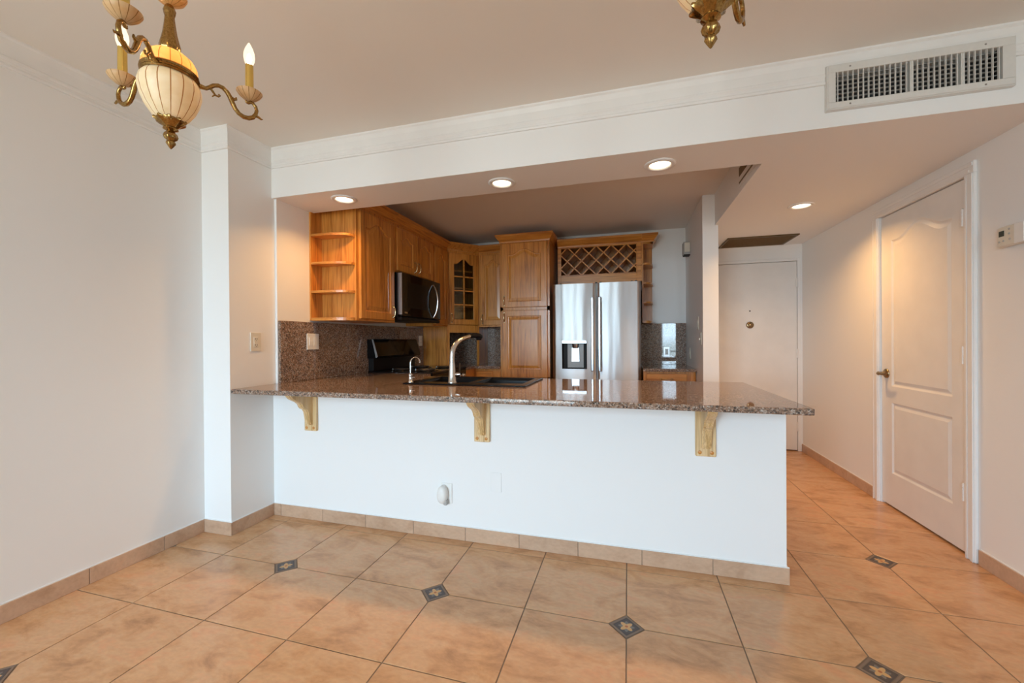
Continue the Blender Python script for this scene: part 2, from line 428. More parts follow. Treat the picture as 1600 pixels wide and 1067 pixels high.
# ------------------------------------------------------------------ shell
struct('ceiling', B(-2.65, 1.85, -3.1, YP+.05, ZC, ZC+.1), 'ceiling_paint')
struct('ceiling_kitchen', B(-2.65, XH+.02, YS-.02, YB+.1, ZK, ZK+.16), 'ceiling_paint')
HV = (.905, 1.487, 2.215, 2.348)        # duct opening for the air vent
so = MB()
so.box(-2.60, HV[0], YP, YS, ZS, ZC); so.box(HV[1], XR+.1, YP, YS, ZS, ZC)
so.box(HV[0], HV[1], YP, YS, ZS, HV[2]); so.box(HV[0], HV[1], YP, YS, HV[3], ZC); so.box(HV[0], HV[1], YP+.07, YS, HV[2], HV[3])
struct('wall_soffit', so, 'wall_paint')
hc = MB(); hc.box(XH, XR+.1, YS, YE+.1, ZS, ZC+.05)
struct('ceiling_hall', hc, 'wall_paint')
struct('wall_left', B(XL-.12, XL, -3.1, YC+.02, 0, ZC), 'wall_paint')
struct('wall_column', B(XL-.12, XC, YC, 2.212, 0, ZC), 'wall_paint')
struct('wall_kitchen_left', B(XL-.12, XK, 2.212, YB+.1, 0, ZK), 'wall_paint')
struct('wall_kitchen_back', B(XK-.05, .66, YB, YB+.1, 0, ZK), 'wall_paint')
pw = MB(); pw.box(.620, .743, 3.80, YB+.02, 0, ZS); pw.box(.620, XH, 3.80, YB+.02, ZS, ZK)
struct('wall_kitchen_right', pw, 'wall_paint')
D1 = (.775, 1.668, 1.945)               # entry door leaf: left, right, top
ew = MB(); ew.box(.70, D1[0], YE, YE+.1, 0, ZS); ew.box(D1[1], XR+.05, YE, YE+.1, 0, ZS); ew.box(D1[0], D1[1], YE, YE+.1, D1[2], ZS); ew.box(D1[0], D1[1], YE+.05, YE+.1, 0, D1[2])
struct('wall_entry', ew, 'wall_paint')
D2 = (2.703, 3.470, 1.995)              # hall closet door leaf: near, far, top
rw = MB(); rw.box(XR, XR+.1, -3.1, D2[0], 0, ZC); rw.box(XR, XR+.1, D2[1], YE+.1, 0, ZC); rw.box(XR, XR+.1, D2[0], D2[1], D2[2], ZC); rw.box(XR+.06, XR+.1, D2[0], D2[1], 0, D2[2])
struct('wall_right', rw, 'wall_paint')
struct('wall_peninsula', B(XC-.01, XE, YP, YP+.12, 0, .846), 'wall_paint')
ww = MB(); xs = [-2.65, WIN[0][0], WIN[0][1], WIN[1][0], WIN[1][1], 1.85]
for a, b_ in ((0, 1), (2, 3), (4, 5)): ww.box(xs[a], xs[b_], YW-.12, YW, 0, ZC)
for q in WIN:
    if q[2] > .05: ww.box(q[0], q[1], YW-.12, YW, 0, q[2])
    ww.box(q[0], q[1], YW-.12, YW, q[3], ZC)
struct('wall_window', ww, 'wall_paint')
for k, q in enumerate(WIN):
    f = MB(); t_ = .05
    f.box(q[0], q[0]+t_, YW-.09, YW-.02, q[2], q[3]); f.box(q[1]-t_, q[1], YW-.09, YW-.02, q[2], q[3])
    f.box(q[0], q[1], YW-.09, YW-.02, q[2], q[2]+t_); f.box(q[0], q[1], YW-.09, YW-.02, q[3]-t_, q[3])
    if k == 0:
        for mx in ((q[0]+q[1])/2,): f.box(mx-.03, mx+.03, YW-.09, YW-.02, q[2], q[3])
    else: f.box(q[0], q[1], YW-.08, YW-.03, .78, .815)
    wo = struct('window_%d' % (k+1), f, 'aluminium')
    g = B(q[0]+t_, q[1]-t_, YW-.058, YW-.052, q[2]+t_, q[3]-t_).build('pane', 'pane_glass', wo)

# baseboards: lengths of tile with grout joints
def base_run(name, axis, a0, a1, p, side, joints):
    mb = MB(); T = .010
    ed = sorted([a0, a1]+[j for j in joints if a0+.004 < j < a1-.004]); g_ = .0014
    for q in range(len(ed)-1):
        s0, s1 = ed[q]+(g_ if q else 0), ed[q+1]-(g_ if q < len(ed)-2 else 0)
        c = (min(p, p+side*T), max(p, p+side*T)); mb.cm = 0
        if axis == 'x': mb.box(s0, s1, *c, 0, BH, .0015)
        else: mb.box(*c, s0, s1, 0, BH, .0015)
    mb.cm = 1; c = (min(p, p+side*T*.75), max(p, p+side*T*.75))
    if axis == 'x': mb.box(a0+.001, a1-.001, *c, .001, BH-.002)
    else: mb.box(*c, a0+.001, a1-.001, .001, BH-.002)
    mb.cm = 2; c = (min(p, p+side*.005), max(p, p+side*.005))
    if axis == 'x': mb.box(a0, a1, *c, BH-.001, BH+.004)
    else: mb.box(*c, a0, a1, BH-.001, BH+.004)
    struct(name, mb, ['base_tile', 'grout', 'white_trim'])
base_run('baseboard_left', 'y', -3, YC-.010, XL, 1, [1.649-.328*k for k in range(15)])
base_run('baseboard_column_front', 'x', XL, XC+.010, YC, -1, [])
base_run('baseboard_column_side', 'y', YC-.0005, YP-.010, XC, 1, [])
base_run('baseboard_peninsula', 'x', XC, XE+.010, YP, -1, [-2.222, -1.891, -1.572, -1.24, -.906, -.586, -.261, .064, .395])
base_run('baseboard_peninsula_end', 'y', YP, YP+.12, XE, 1, [])
base_run('baseboard_right', 'y', -3, D2[0]-.078, XR, -1, [2.3-.328*k for k in range(16)])
base_run('baseboard_hall', 'y', D2[1]+.076, YE, XR, -1, [3.9, 4.228, 4.556])

# crown moulding
CR = [(.0, 2.309), (.011, 2.309), (.013, 2.318), (.009, 2.326), (.009, 2.338), (.014, 2.345), (.014, 2.352), (.010, 2.356), (.012, 2.40), (.018, 2.425), (.026, 2.432), (.026, ZC), (0, ZC)]
def sweep(mb, prof, pts):                                  # profile (out, z) pushed to the right of the way, mitred at the corners
    n_ = len(prof); rings = []
    for k, p in enumerate(pts):
        p = Vector(p); d0 = (p-Vector(pts[k-1])).normalized() if k else None; d1 = (Vector(pts[k+1])-p).normalized() if k < len(pts)-1 else None
        nr = lambda d: Vector((d.y, -d.x))
        if d0 is None: o2 = nr(d1)
        elif d1 is None: o2 = nr(d0)
        else: o2 = nr(d0)+nr(d1); o2 = o2/(o2.length_squared/2)
        rings.append([(p.x+o2.x*a, p.y+o2.y*a, z) for a, z in prof])
    vs = [q for r in rings for q in r]; fs = [tuple(range(n_))[::-1], tuple(range((len(pts)-1)*n_, len(pts)*n_))]
    for k in range(len(pts)-1): fs += [(k*n_+i, k*n_+(i+1) % n_, (k+1)*n_+(i+1) % n_, (k+1)*n_+i) for i in range(n_)]
    mb.add(vs, fs)
mb = MB(); sweep(mb, CR, [(XL, -3), (XL, YC), (XC, YC), (XC, YP), (.872, YP)])
UP = [(0, 2.386), (.0115, 2.386)]+[c_ for c_ in CR if c_[1] > 2.39]
sweep(mb, UP, [(.872, YP), (1.532, YP)]); sweep(mb, CR, [(1.532, YP), (XR, YP)])
struct('trim_1', mb, 'white_trim')

# ------------------------------------------------------------------ doors of the room
def shape(t):
    s_ = abs(t); return 0 if s_ > .82 else .5+.5*cos(PI*s_/.82)
K = 21
def panel_loop(x0, x1, z0, z1, arch, ins, y):
    cx, hw = (x0+x1)/2, (x1-x0)/2-ins; L = [(x0+ins, y, z0+ins), (x1-ins, y, z0+ins)]
    for k in range(K):
        tt = 1-2*k/(K-1); L.append((cx+tt*hw, y, z1-arch+arch*shape(tt)-ins))
    return L
def rect_loop(x0, x1, z0, z1, y):
    L = [(x0, y, z0), (x1, y, z0)]
    for k in range(K): L.append((x1+(x0-x1)*k/(K-1), y, z1))
    return L
def raised_door(mb, w, h, t, stile, rail_b, rail_t, arch, glazed=False):
    """x 0..w, z 0..h, front faces -y at y=0"""
    x0, x1, z0, z1 = stile, w-stile, rail_b, h-rail_t
    ls = [rect_loop(0, w, 0, h, t), rect_loop(0, w, 0, h, .005), rect_loop(.005, w-.005, .005, h-.005, 0),
          panel_loop(x0, x1, z0, z1, arch, 0, 0), panel_loop(x0, x1, z0, z1, arch, .006, .007)]
    if glazed:
        ls += [panel_loop(x0, x1, z0, z1, arch, .006, t)]; mb.loops(ls+[ls[0]], close_last=False)
    else:
        ls += [panel_loop(x0, x1, z0, z1, arch, .012, .0075), panel_loop(x0, x1, z0, z1, arch, .042, .002)]
        mb.loops(ls, close_first=True)
    return mb
def moulded_leaf(mb, w, h, t, panels):
    """slab with pressed panels: (x0, x1, z0, z1, arch, region z0, region z1)"""
    mb.box(0, w, .008, t, 0, h)
    for (x0, x1, z0, z1, arch, ra, rb) in panels:
        mb.loops([rect_loop(0, w, ra, rb, .008), rect_loop(0, w, ra, rb, 0), panel_loop(x0, x1, z0, z1, arch, 0, 0), panel_loop(x0, x1, z0, z1, arch, .010, .007),
                  panel_loop(x0, x1, z0, z1, arch, .016, .0075), panel_loop(x0, x1, z0, z1, arch, .036, .001)])
    return mb
def hinge(mb):
    mb.box(-.013, .013, -.002, .0, -.045, .045)
    for k in range(5): mb.lathe([(.0062, -.045+.018*k+.0006), (.0062, -.045+.018*(k+1)-.0006)], 10)
    mb.lathe([(.004, .045), (.0055, .048), (0, .052)], 10)
    return mb
# door_1: flat entry door
d1 = struct('door_1', B(D1[0]+.004, D1[1]-.004, YE-.004, YE+.045, .012, D1[2]-.004, .003), 'door_paint')
fr = MB(); fr.box(D1[1], D1[1]+.032, YE-.006, YE, 0, D1[2]+.03, .002); fr.box(D1[0]-.03, D1[0], YE-.006, YE, 0, D1[2]+.03, .002); fr.box(D1[0], D1[1], YE-.006, YE, D1[2], D1[2]+.03, .002)
fr.build('door_frame', 'white_trim', d1)
for z in (.25, 1.0, 1.72):
    mb = MB(); mb.at((D1[1]-.002, YE-.008, z)); hinge(mb).build('hinge', 'door_paint', d1)
kn = MB(); kn.at((1.235, YE-.004, 1.296), rx=PI/2); kn.lathe([(.0, .0), (.035, .0), (.036, .005), (.030, .010), (.022, .012), (.021, .009), (.018, .016), (.010, .021), (0, .022)], 28)
o_ = kn.build('knocker', 'knob_brass', d1); o_['label'] = 'round brass knocker in the middle of the door'
pv = MB(); pv.at((1.235, YE-.004, 1.443), rx=PI/2); pv.lathe([(0, 0), (.007, 0), (.007, .003), (.004, .004), (0, .004)], 16)
pv.build('peephole', 'dark_slot', d1)
# door_2: two panel arched closet door in the right wall. local x runs along -world y when seen from the room
LW = D2[1]-D2[0]-.008
mb = MB(); mb.at((XR+.006, D2[1]-.004, .014), rz=-PI/2)
moulded_leaf(mb, LW, D2[2]-.020, .035, [(.110, LW-.112, .812, 1.872, .075, .755, D2[2]-.020), (.110, LW-.112, .222, .700, 0, 0, .755)])
d2 = struct('door_2', mb, 'door_paint')
cs = MB()
def casing(prof_w, y0, y1, z0, z1, vert):
    if vert:
        cs.box(XR-.016, XR, y0, y1, z0, z1, .004); cs.box(XR-.021, XR-.016, y0+.006, y0+.026, z0, z1-.004, .002); cs.box(XR-.019, XR-.016, y1-.022, y1-.008, z0, z1-.004, .002)
    else:
        cs.box(XR-.016, XR, y0, y1, z0, z1, .004); cs.box(XR-.021, XR-.016, y0+.006, y1-.006, z1-.026, z1-.006, .002); cs.box(XR-.019, XR-.016, y0+.03, y1-.03, z0+.008, z0+.022, .002)
casing(.07, D2[0]-.066, D2[0]+.002, 0, D2[2]+.002, True); casing(.07, D2[1]-.002, D2[1]+.072, 0, D2[2]+.002, True); casing(.07, D2[0]-.066, D2[1]+.072, D2[2]-.001, D2[2]+.062, False)
cs.build('casing', 'white_trim', d2)
for z in (1.783, 1.058, .334):
    mb = MB(); mb.at((XR-.010, D2[0]+.017, z), rz=-PI/2)
    o_ = hinge(mb).build('hinge', 'white_trim', d2)
hb = MB(); hb.at((XR+.006, 3.412, .908), ry=-PI/2)
hb.lathe([(0, 0), (.033, 0), (.033, .004), (.027, .010), (.014, .013), (.011, .022), (.011, .042), (.014, .046), (.012, .052), (0, .054)], 26)
hb.build('handle_rose', 'knob_brass', d2)
lv = MB(); lv.tube([(XR-.044, 3.412, .908), (XR-.046, 3.39, .910), (XR-.046, 3.36, .906), (XR-.045, 3.33, .908), (XR-.040, 3.312, .915)], [.010, .009, .0075, .007, .004], 10)
lv.build('lever', 'knob_brass', d2)

# ------------------------------------------------------------------ granite
def slab(mb, xs, ys, keep, z0, z1, bev=.004):
    bm = bmesh.new(); g = {}
    for i, x in enumerate(xs):
        for j, y in enumerate(ys): g[i, j] = bm.verts.new((x, y, z1))
    for i in range(len(xs)-1):
        for j in range(len(ys)-1):
            if keep(i, j): bm.faces.new([g[i, j], g[i+1, j], g[i+1, j+1], g[i, j+1]])
    bmesh.ops.delete(bm, geom=[v for v in bm.verts if not v.link_faces], context='VERTS')
    r = bmesh.ops.extrude_face_region(bm, geom=bm.faces[:])
    bmesh.ops.translate(bm, vec=(0, 0, z0-z1), verts=[q for q in r['geom'] if isinstance(q, bmesh.types.BMVert)])
    bmesh.ops.recalc_face_normals(bm, faces=bm.faces)
    if bev:
        ed = [q for q in bm.edges if len(q.link_faces) == 2 and q.calc_face_angle(0) > .5]
        bmesh.ops.bevel(bm, geom=ed, offset=bev, segments=2, affect='EDGES', profile=.5)
    bm.verts.index_update(); mb.add([tuple(v.co) for v in bm.verts], [[v.index for v in f.verts] for f in bm.faces]); bm.free(); return mb
ZT = .874
SX0, SX1, SY0, SY1 = -1.405, -.585, 2.345, 2.870          # sink cut-out
mb = slab(MB(), [XC+.001, -1.62, SX0+.02, SX1-.02, .715], [1.885, 2.214, SY0+.02, SY1-.02, 2.93], lambda i, j: not (i == 2 and j == 2), .846, ZT)
mb2 = slab(MB(), [XK+.001, -1.62], [2.925, 3.160], lambda i, j: True, .846, ZT, 0)
mb.add(mb2.v, mb2.f)
ct = mb.build('countertop', 'granite', loc=(-.8, 2.4, .846)); tag(ct, 'long brown speckled granite breakfast bar top with black sink set in it', 'countertop')
mb = slab(MB(), [XK+.001, -1.62, -1.337], [3.940, 4.205, YB-.001], lambda i, j: not (i == 1 and j == 0), .846, ZT, .003)
tag(mb.build('countertop', 'granite', loc=(-1.8, 4.5, .846)), 'granite corner worktop under the glass cabinet, beyond the range', 'countertop')
mb = slab(MB(), [.140, .6185], [4.115, YB-.001], lambda i, j: True, .846, ZT, .003)
tag(mb.build('countertop', 'granite', loc=(.38, 4.5, .846)), 'short granite worktop right of the steel refrigerator', 'countertop')
tag(B(XK+.0005, XK+.020, 2.216, 4.205, ZT, 1.298, .002).build('backsplash', 'granite', loc=(XK+.01, 3.2, ZT)), 'tall brown granite backsplash behind the range on the left kitchen wall', 'backsplash')
tag(B(XK+.02, -1.337, YB-.020, YB-.0005, ZT, 1.330, .002).build('backsplash', 'granite', loc=(-1.8, YB-.01, ZT)), 'granite backsplash in the corner left of the tall pantry cabinet', 'backsplash')
tag(B(.140, .6185, YB-.020, YB-.0005, ZT, 1.330, .002).build('backsplash', 'granite', loc=(.38, YB-.01, ZT)), 'granite backsplash right of the refrigerator, mirroring the bright window', 'backsplash')

# ------------------------------------------------------------------ corbels under the bar
def corbel_profile():
    P = [(0, .0), (0, -.225)]
    # (distance out from the wall plate, drop below the top)
    cv = [(.012, -.222), (.020, -.20), (.026, -.165), (.032, -.135), (.043, -.118), (.056, -.112), (.066, -.100), (.074, -.082), (.090, -.066), (.112, -.054), (.134, -.040), (.150, -.022), (.156, -.004), (.156, 0)]
    return P+[(a*1.17, z) for a, z in cv]
cx0, ctop = -1.972, .8455
cb = thing('corbel', 'leftmost of the three pale pine brackets under the granite bar top', 'bracket', (cx0, YP, .580), 'pine corbels under the bar')
bp_ = MB(); bp_.box(cx0-.046, cx0+.046, YP-.020, YP-.0005, .580, ctop, .003); bp_.build('back_plate', 'pine', cb)
sc = MB(); sc.prism([(YP-.019-a, ctop+z-.0) for a, z in corbel_profile()], cx0-.021, cx0+.021, 'x')
sc.prism([(YP-.019-a*1.02-.002, ctop+z*1.01) for a, z in corbel_profile()], cx0-.012, cx0+.012, 'x'); sc.build('scroll', 'pine', cb)
for sx_ in (-1, 1):
    p = MB(); p.at((cx0+sx_*.027, YP-.019, .600), rx=PI/2); p.lathe([(0, 0), (.009, 0), (.009, .003), (.006, .005), (0, .005)], 16); p.build('screw_plug', 'oak_z', cb)
dup(cb, (-.798, YP, .580), None, 'middle pine bracket under the granite bar top, below the sink')
dup(cb, (.364, YP, .580), None, 'rightmost pine bracket under the granite bar top, nearest the hall')

# ------------------------------------------------------------------ cabinets
def handle(parent, M_, L=.092, name='handle'):
    h = MB(); h.M = M_
    pts = [(0, -.001, -L/2), (0, -.012, -L/2+.004), (0, -.021, -L/2+.016), (0, -.025, 0), (0, -.021, L/2-.016), (0, -.012, L/2-.004), (0, -.001, L/2)]
    h.tube(pts, [.006, .0045, .004, .0052, .004, .0045, .006], 8)
    for s_ in (-1, 1): h.box(-.008, .008, -.003, 0, s_*L/2-.010, s_*L/2+.010, .002)
    return h.build(name, 'pull_brass', parent)
CRW = [(0, 0), (.006, 0), (.010, .012), (.006, .018), (.016, .030), (.034, .052), (.042, .060), (.046, .064), (.046, .085), (0, .085)]
def crown_x(mb, x0, x1, yf, z, ex0=0, ex1=0, sc=1.0):     # runs along x, faces -y
    lo = [(x0-ex0*a*sc, yf-a*sc, z+b_) for a, b_ in CRW]; hi = [(x1+ex1*a*sc, yf-a*sc, z+b_) for a, b_ in CRW]
    n_ = len(CRW); mb.add(lo+hi, [tuple(range(n_))[::-1], tuple(range(n_, 2*n_))]+[(i, (i+1) % n_, n_+(i+1) % n_, n_+i) for i in range(n_)])
def crown_path(mb, pts, z):                                # pts in plan, profile pushed to the right of the way
    n_ = len(CRW); rings = []
    for k, p in enumerate(pts):
        p = Vector(p); d0 = (p-Vector(pts[k-1])).normalized() if k else None; d1 = (Vector(pts[k+1])-p).normalized() if k < len(pts)-1 else None
        nr = lambda d: Vector((d.y, -d.x))
        if d0 is None: o2 = nr(d1)
        elif d1 is None: o2 = nr(d0)
        else:
            o2 = nr(d0)+nr(d1); o2 = o2/(o2.length_squared/2)
        rings.append([(p.x+o2.x*a, p.y+o2.y*a, z+b_) for a, b_ in CRW])
    vs = [q for r in rings for q in r]; fs = [tuple(range(n_))[::-1], tuple(range((len(pts)-1)*n_, len(pts)*n_))]
    for k in range(len(pts)-1): fs += [(k*n_+i, k*n_+(i+1) % n_, (k+1)*n_+(i+1) % n_, (k+1)*n_+i) for i in range(n_)]
    mb.add(vs, fs)
ZU, ZUT, ZCB = 1.312, 2.255, 2.180
XF = -1.952                                               # face frames of the left run
def tr(loc, rz): return Matrix.Translation(loc) @ Matrix.Rotation(rz, 4, 'Z')
def put_door(parent, M_, w, h, arch, hside=None, hz=.07, stile=.058, mat='oak_z', rb=.06, rt=.058):
    d = MB(); d.M = M_; raised_door(d, w, h, .020, stile, rb, rt, arch); ob = d.build('door', mat, parent)
    if hside is not None:
        handle(ob, M_ @ Matrix.Translation((.030 if hside == 'l' else w-.030, 0, hz)))
    return ob
# 1 open end shelf
t1 = thing('shelf_unit', 'open oak end shelf unit with four rounded shelves, left end of wall cabinets', 'shelf', (-2.1, 2.58, ZU))
mb = MB(); mb.box(XK+.0005, XK+.014, 2.503, 2.632, ZU, ZUT); mb.build('back_panel', 'oak_z', t1)
mb = MB(); mb.box(XK+.014, XF, 2.618, 2.632, ZU, ZUT); mb.build('side_panel', 'oak_z', t1)
def quarter(z, th):
    P = [(XK+.014, 2.618), (XF-.008, 2.618)]
    for k in range(1, 13):
        a = PI/2*k/12; P.append((XK+.014+(XF-.008-XK-.014)*cos(a)**.75, 2.618-.113*sin(a)**.75))
    mb = MB(); mb.prism(P, z-th/2, z+th/2, 'z'); return mb
for z in (1.945, 1.735, 1.525): quarter(z, .017).build('shelf', 'oak_x', t1)
quarter(ZU+.009, .022).build('bottom', 'oak_x', t1)
quarter(ZUT-.01, .02).build('top', 'oak_x', t1)
# 2 tall single door wall cabinet
def left_cab(name, label, y0, y1, z0, doors, depth_x=XF):
    c = thing(name, label, 'cabinet', (-2.1, (y0+y1)/2, z0))
    mb = MB(); mb.box(XK+.0005, XF-.012, y0, y1, z0, ZUT, .001); mb.build('carcass', 'oak_z', c)
    mb = MB(); mb.box(XF-.012, XF, y0, y1, z0, z0+.03); mb.box(XF-.012, XF, y0, y1, 2.14, ZUT); mb.box(XF-.012, XF, y0, y0+.022, z0+.03, 2.14); mb.box(XF-.012, XF, y1-.022, y1, z0+.03, 2.14)
    mb.build('face_frame', 'oak_z', c)
    for (a, b_, za, hs) in doors:
        put_door(c, tr((XF+.020, a, za), PI/2), b_-a, 2.152-za, .062 if 2.15-za > .5 else .04, hs, .075, min(.058, (b_-a)*.24))
    k = MB(); crown_path(k, [(XF, y0-(.0 if y0 > 2.7 else .12)), (XF, y1)], ZCB); k.build('crown', 'oak_y', c)
    return c
# note: crown_path pushes to the right of travel (+y travel -> +x)
left_cab('wall_cabinet', 'tall single door oak wall cabinet between open shelves and microwave', 2.633, 3.140, ZU, [(2.648, 3.110, 1.328, 'r')])
left_cab('wall_cabinet', 'short two door oak wall cabinet directly above the black microwave', 3.141, 3.866, 1.760, [(3.157, 3.492, 1.772, 'r'), (3.503, 3.848, 1.772, 'l')])
left_cab('wall_cabinet', 'narrow single door oak wall cabinet right of the microwave', 3.867, 4.218, ZU, [(3.884, 4.190, 1.328, None)])
# 3 diagonal corner cabinet with glass door and open garage below
Bc, Cc = (XF, 4.220), (-1.688, 4.530)
ang_ = math.atan2(Cc[1]-Bc[1], Cc[0]-Bc[0]); LD = math.hypot(Cc[0]-Bc[0], Cc[1]-Bc[1])
cc = thing('corner_cabinet', 'diagonal oak corner cabinet with eight-pane glass door and open garage below', 'cabinet', (-2.0, 4.5, ZT))
mb = MB(); mb.box(XK+.021, Bc[0], 4.208, 4.220, ZT, ZUT); mb.build('side_panel', 'oak_z', cc)
mb = MB(); mb.box(Cc[0]-.012, Cc[0], 4.530, YB-.021, ZT, ZUT); o_ = mb.build('side_panel', 'oak_z', cc)
pent = [(XK+.022, 4.221), (Bc[0], 4.221), (Cc[0]-.012, 4.530), (Cc[0]-.012, YB-.022), (XK+.022, YB-.022)]
pin = [(XK+.022, 4.222), (Bc[0]-.012, 4.222), (Cc[0]-.016, 4.545), (Cc[0]-.013, YB-.022), (XK+.022, YB-.022)]
for z in (ZU+.01, ZUT-.02): mb = MB(); mb.prism(pent, z-.01, z+.01, 'z'); mb.build('deck', 'oak_x', cc)
for z in (1.55, 1.755, 1.955): mb = MB(); mb.prism(pin, z-.008, z+.008, 'z'); mb.build('shelf', 'oak_x', cc)
mb = MB(); mb.box(XK+.001, XK+.021, 4.221, YB-.001, 1.335, ZUT); mb.box(XK+.021, Cc[0]-.012, YB-.021, YB-.001, 1.335, ZUT); mb.build('back_panel', 'oak_z', cc)
MD = tr((*Bc, 0), ang_)
mb = MB(); mb.M = MD
for (xa, xb, za, zb) in ((0, .026, ZT, ZUT), (LD-.026, LD, ZT, ZUT), (.026, LD-.026, 1.245, 1.330), (.026, LD-.026, 2.14, ZUT)): mb.box(xa, xb, -.001, .018, za, zb, .001)
mb.build('face_frame', 'oak_z', cc)
gw, gh = LD-.034, 2.150-1.335; MG = MD @ Matrix.Translation((.017, -.021, 1.335))
d = MB(); d.M = MG; raised_door(d, gw, gh, .020, .058, .058, .058, .060, True); gd = d.build('glass_door', 'oak_z', cc)
d = MB(); d.M = MG
d.box(gw/2-.008, gw/2+.008, .003, .016, .05, gh-.062)
for k in range(1, 4): d.box(.056, gw-.056, .003, .016, .05+(gh-.175)*k/4+.02-.007, .05+(gh-.175)*k/4+.02+.007)
d.build('muntin', 'oak_x', gd)
d = MB(); d.M = MG; d.box(.05, gw-.05, .0165, .0185, .05, gh-.05); d.build('pane', 'pane_glass', gd)
handle(gd, MG @ Matrix.Translation((.028, 0, .075)))
k = MB(); crown_path(k, [Bc, Cc], ZCB); k.build('crown', 'oak_x', cc)
# 4 narrow wall cabinet on the back wall
bc = thing('wall_cabinet', 'narrow oak wall cabinet between corner glass cabinet and tall pantry', 'cabinet', (-1.51, 4.69, 1.312))
YF = 4.530
mb = MB(); mb.box(Cc[0]+.001, -1.337, YF+.012, YB-.0215, 1.332, ZUT, .001); mb.build('carcass', 'oak_z', bc)
mb = MB(); mb.box(Cc[0]+.001, -1.337, YF, YF+.012, 1.312, 1.345); mb.box(Cc[0]+.001, -1.337, YF, YF+.012, 2.14, ZUT); mb.box(Cc[0]+.001, Cc[0]+.03, YF, YF+.012, 1.345, 2.14); mb.box(-1.36, -1.337, YF, YF+.012, 1.345, 2.14); mb.build('face_frame', 'oak_z', bc)
put_door(bc, tr((Cc[0]+.020, YF-.020, 1.330), 0), .312, .822, .055, 'l', .075)
k = MB(); crown_path(k, [(Cc[0], YF), (-1.337, YF)], ZCB); k.build('crown', 'oak_x', bc)
# 5 tall pantry
pc = thing('pantry_cabinet', 'tall oak pantry cabinet with stacked doors left of the refrigerator', 'cabinet', (-1.06, 4.55, 0))
PX0, PX1, PY = -1.335, -.790, 4.250
mb = MB(); mb.box(PX0, PX1, PY+.012, YB-.001, .09, 2.275, .001); mb.box(PX0+.01, PX1-.01, PY+.07, YB-.01, 0, .09); mb.build('carcass', 'oak_z', pc)
mb = MB()
for a in ((PX0, PX1, .09, .12), (PX0, PX1, 2.2, 2.275), (PX0, PX1, 1.470, 1.515), (PX0, PX1, .70, .76)): mb.box(a[0], a[1], PY, PY+.012, a[2], a[3])
mb.box(PX0, PX0+.03, PY, PY+.012, .12, 2.2); mb.box(PX1-.03, PX1, PY, PY+.012, .12, 2.2); mb.build('face_frame', 'oak_z', pc)
put_door(pc, tr((PX0+.020, PY-.020, 1.508), 0), .502, .692, .060, 'l', .075, .066, 'oak_z', .062, .062)
put_door(pc, tr((PX0+.020, PY-.020, .755), 0), .502, .722, 0, 'l', .645, .066, 'oak_z', .085, .062)
put_door(pc, tr((PX0+.020, PY-.020, .115), 0), .502, .625, 0, 'l', .55, .066)
k = MB(); crown_path(k, [(PX0, YF-.05), (PX0, PY), (PX1, PY), (PX1, YB-.002)], 2.210); k.build('crown', 'oak_x', pc)
# 6 wine rack cabinet over the refrigerator
wx0, wx1, wz0, wz1 = -.708, .092, 1.872, 2.167
wc = thing('wine_rack_cabinet', 'oak cabinet with diamond wine lattice above the refrigerator', 'cabinet', (-.3, 4.69, 1.770))
FX0, FX1 = -.748, .150
mb = MB(); mb.box(FX0, FX0+.015, YF+.012, YB-.001, 1.770, ZUT); mb.box(FX1-.015, FX1, YF+.012, YB-.001, 1.770, ZUT); mb.box(FX0+.015, FX1-.015, YB-.012, YB-.001, 1.770, ZUT)
mb.box(FX0+.015, FX1-.015, YF+.012, YB-.012, 1.770, 1.865); mb.box(FX0+.015, FX1-.015, YF+.012, YB-.012, 2.175, ZUT); mb.build('carcass', 'oak_z', wc)
mb = MB()
for a in ((FX0, wx0, 1.770, ZUT), (wx1, FX1, 1.770, ZUT), (wx0, wx1, 1.770, wz0), (wx0, wx1, wz1, ZUT)): mb.box(a[0], a[1], YF, YF+.012, a[2], a[3], .0015)
mb.box(wx1+.008, FX1-.010, YF-.006, YF, 1.835, 2.19, .002)
mb.build('face_frame', 'oak_x', wc)
def clip_strip(mb, c, sgn, y0, y1, hw=.0062):
    # strip along z = sgn*x + c, clipped to the opening
    q = hw*math.sqrt(2); P = []
    rect = [(wx0, wz0), (wx1, wz0), (wx1, wz1), (wx0, wz1)]
    def cut(poly, f):
        out = []
        for i in range(len(poly)):
            a, b_ = poly[i], poly[(i+1) % len(poly)]; fa, fb = f(a), f(b_)
            if fa >= 0: out.append(a)
            if fa*fb < 0: k_ = fa/(fa-fb); out.append((a[0]+(b_[0]-a[0])*k_, a[1]+(b_[1]-a[1])*k_))
        return out
    g_ = lambda p: p[1]-sgn*p[0]-c
    P = cut(cut(rect, lambda p: g_(p)+q), lambda p: q-g_(p))
    if len(P) >= 3: mb.prism(P, y0, y1, 'y')
lat = MB(); PITCH = .1575
ix_, iz_ = -.640, 2.022
for kk in range(-8, 9):
    clip_strip(lat, iz_-ix_+kk*PITCH, 1, YF+.004, YF+.27); clip_strip(lat, iz_+ix_+kk*PITCH, -1, YF+.0045, YF+.27)
lat.build('wine_lattice', 'oak_x', wc)
k = MB(); crown_path(k, [(FX0, YF), (FX1, YF)], ZCB); k.build('crown', 'oak_x', wc)
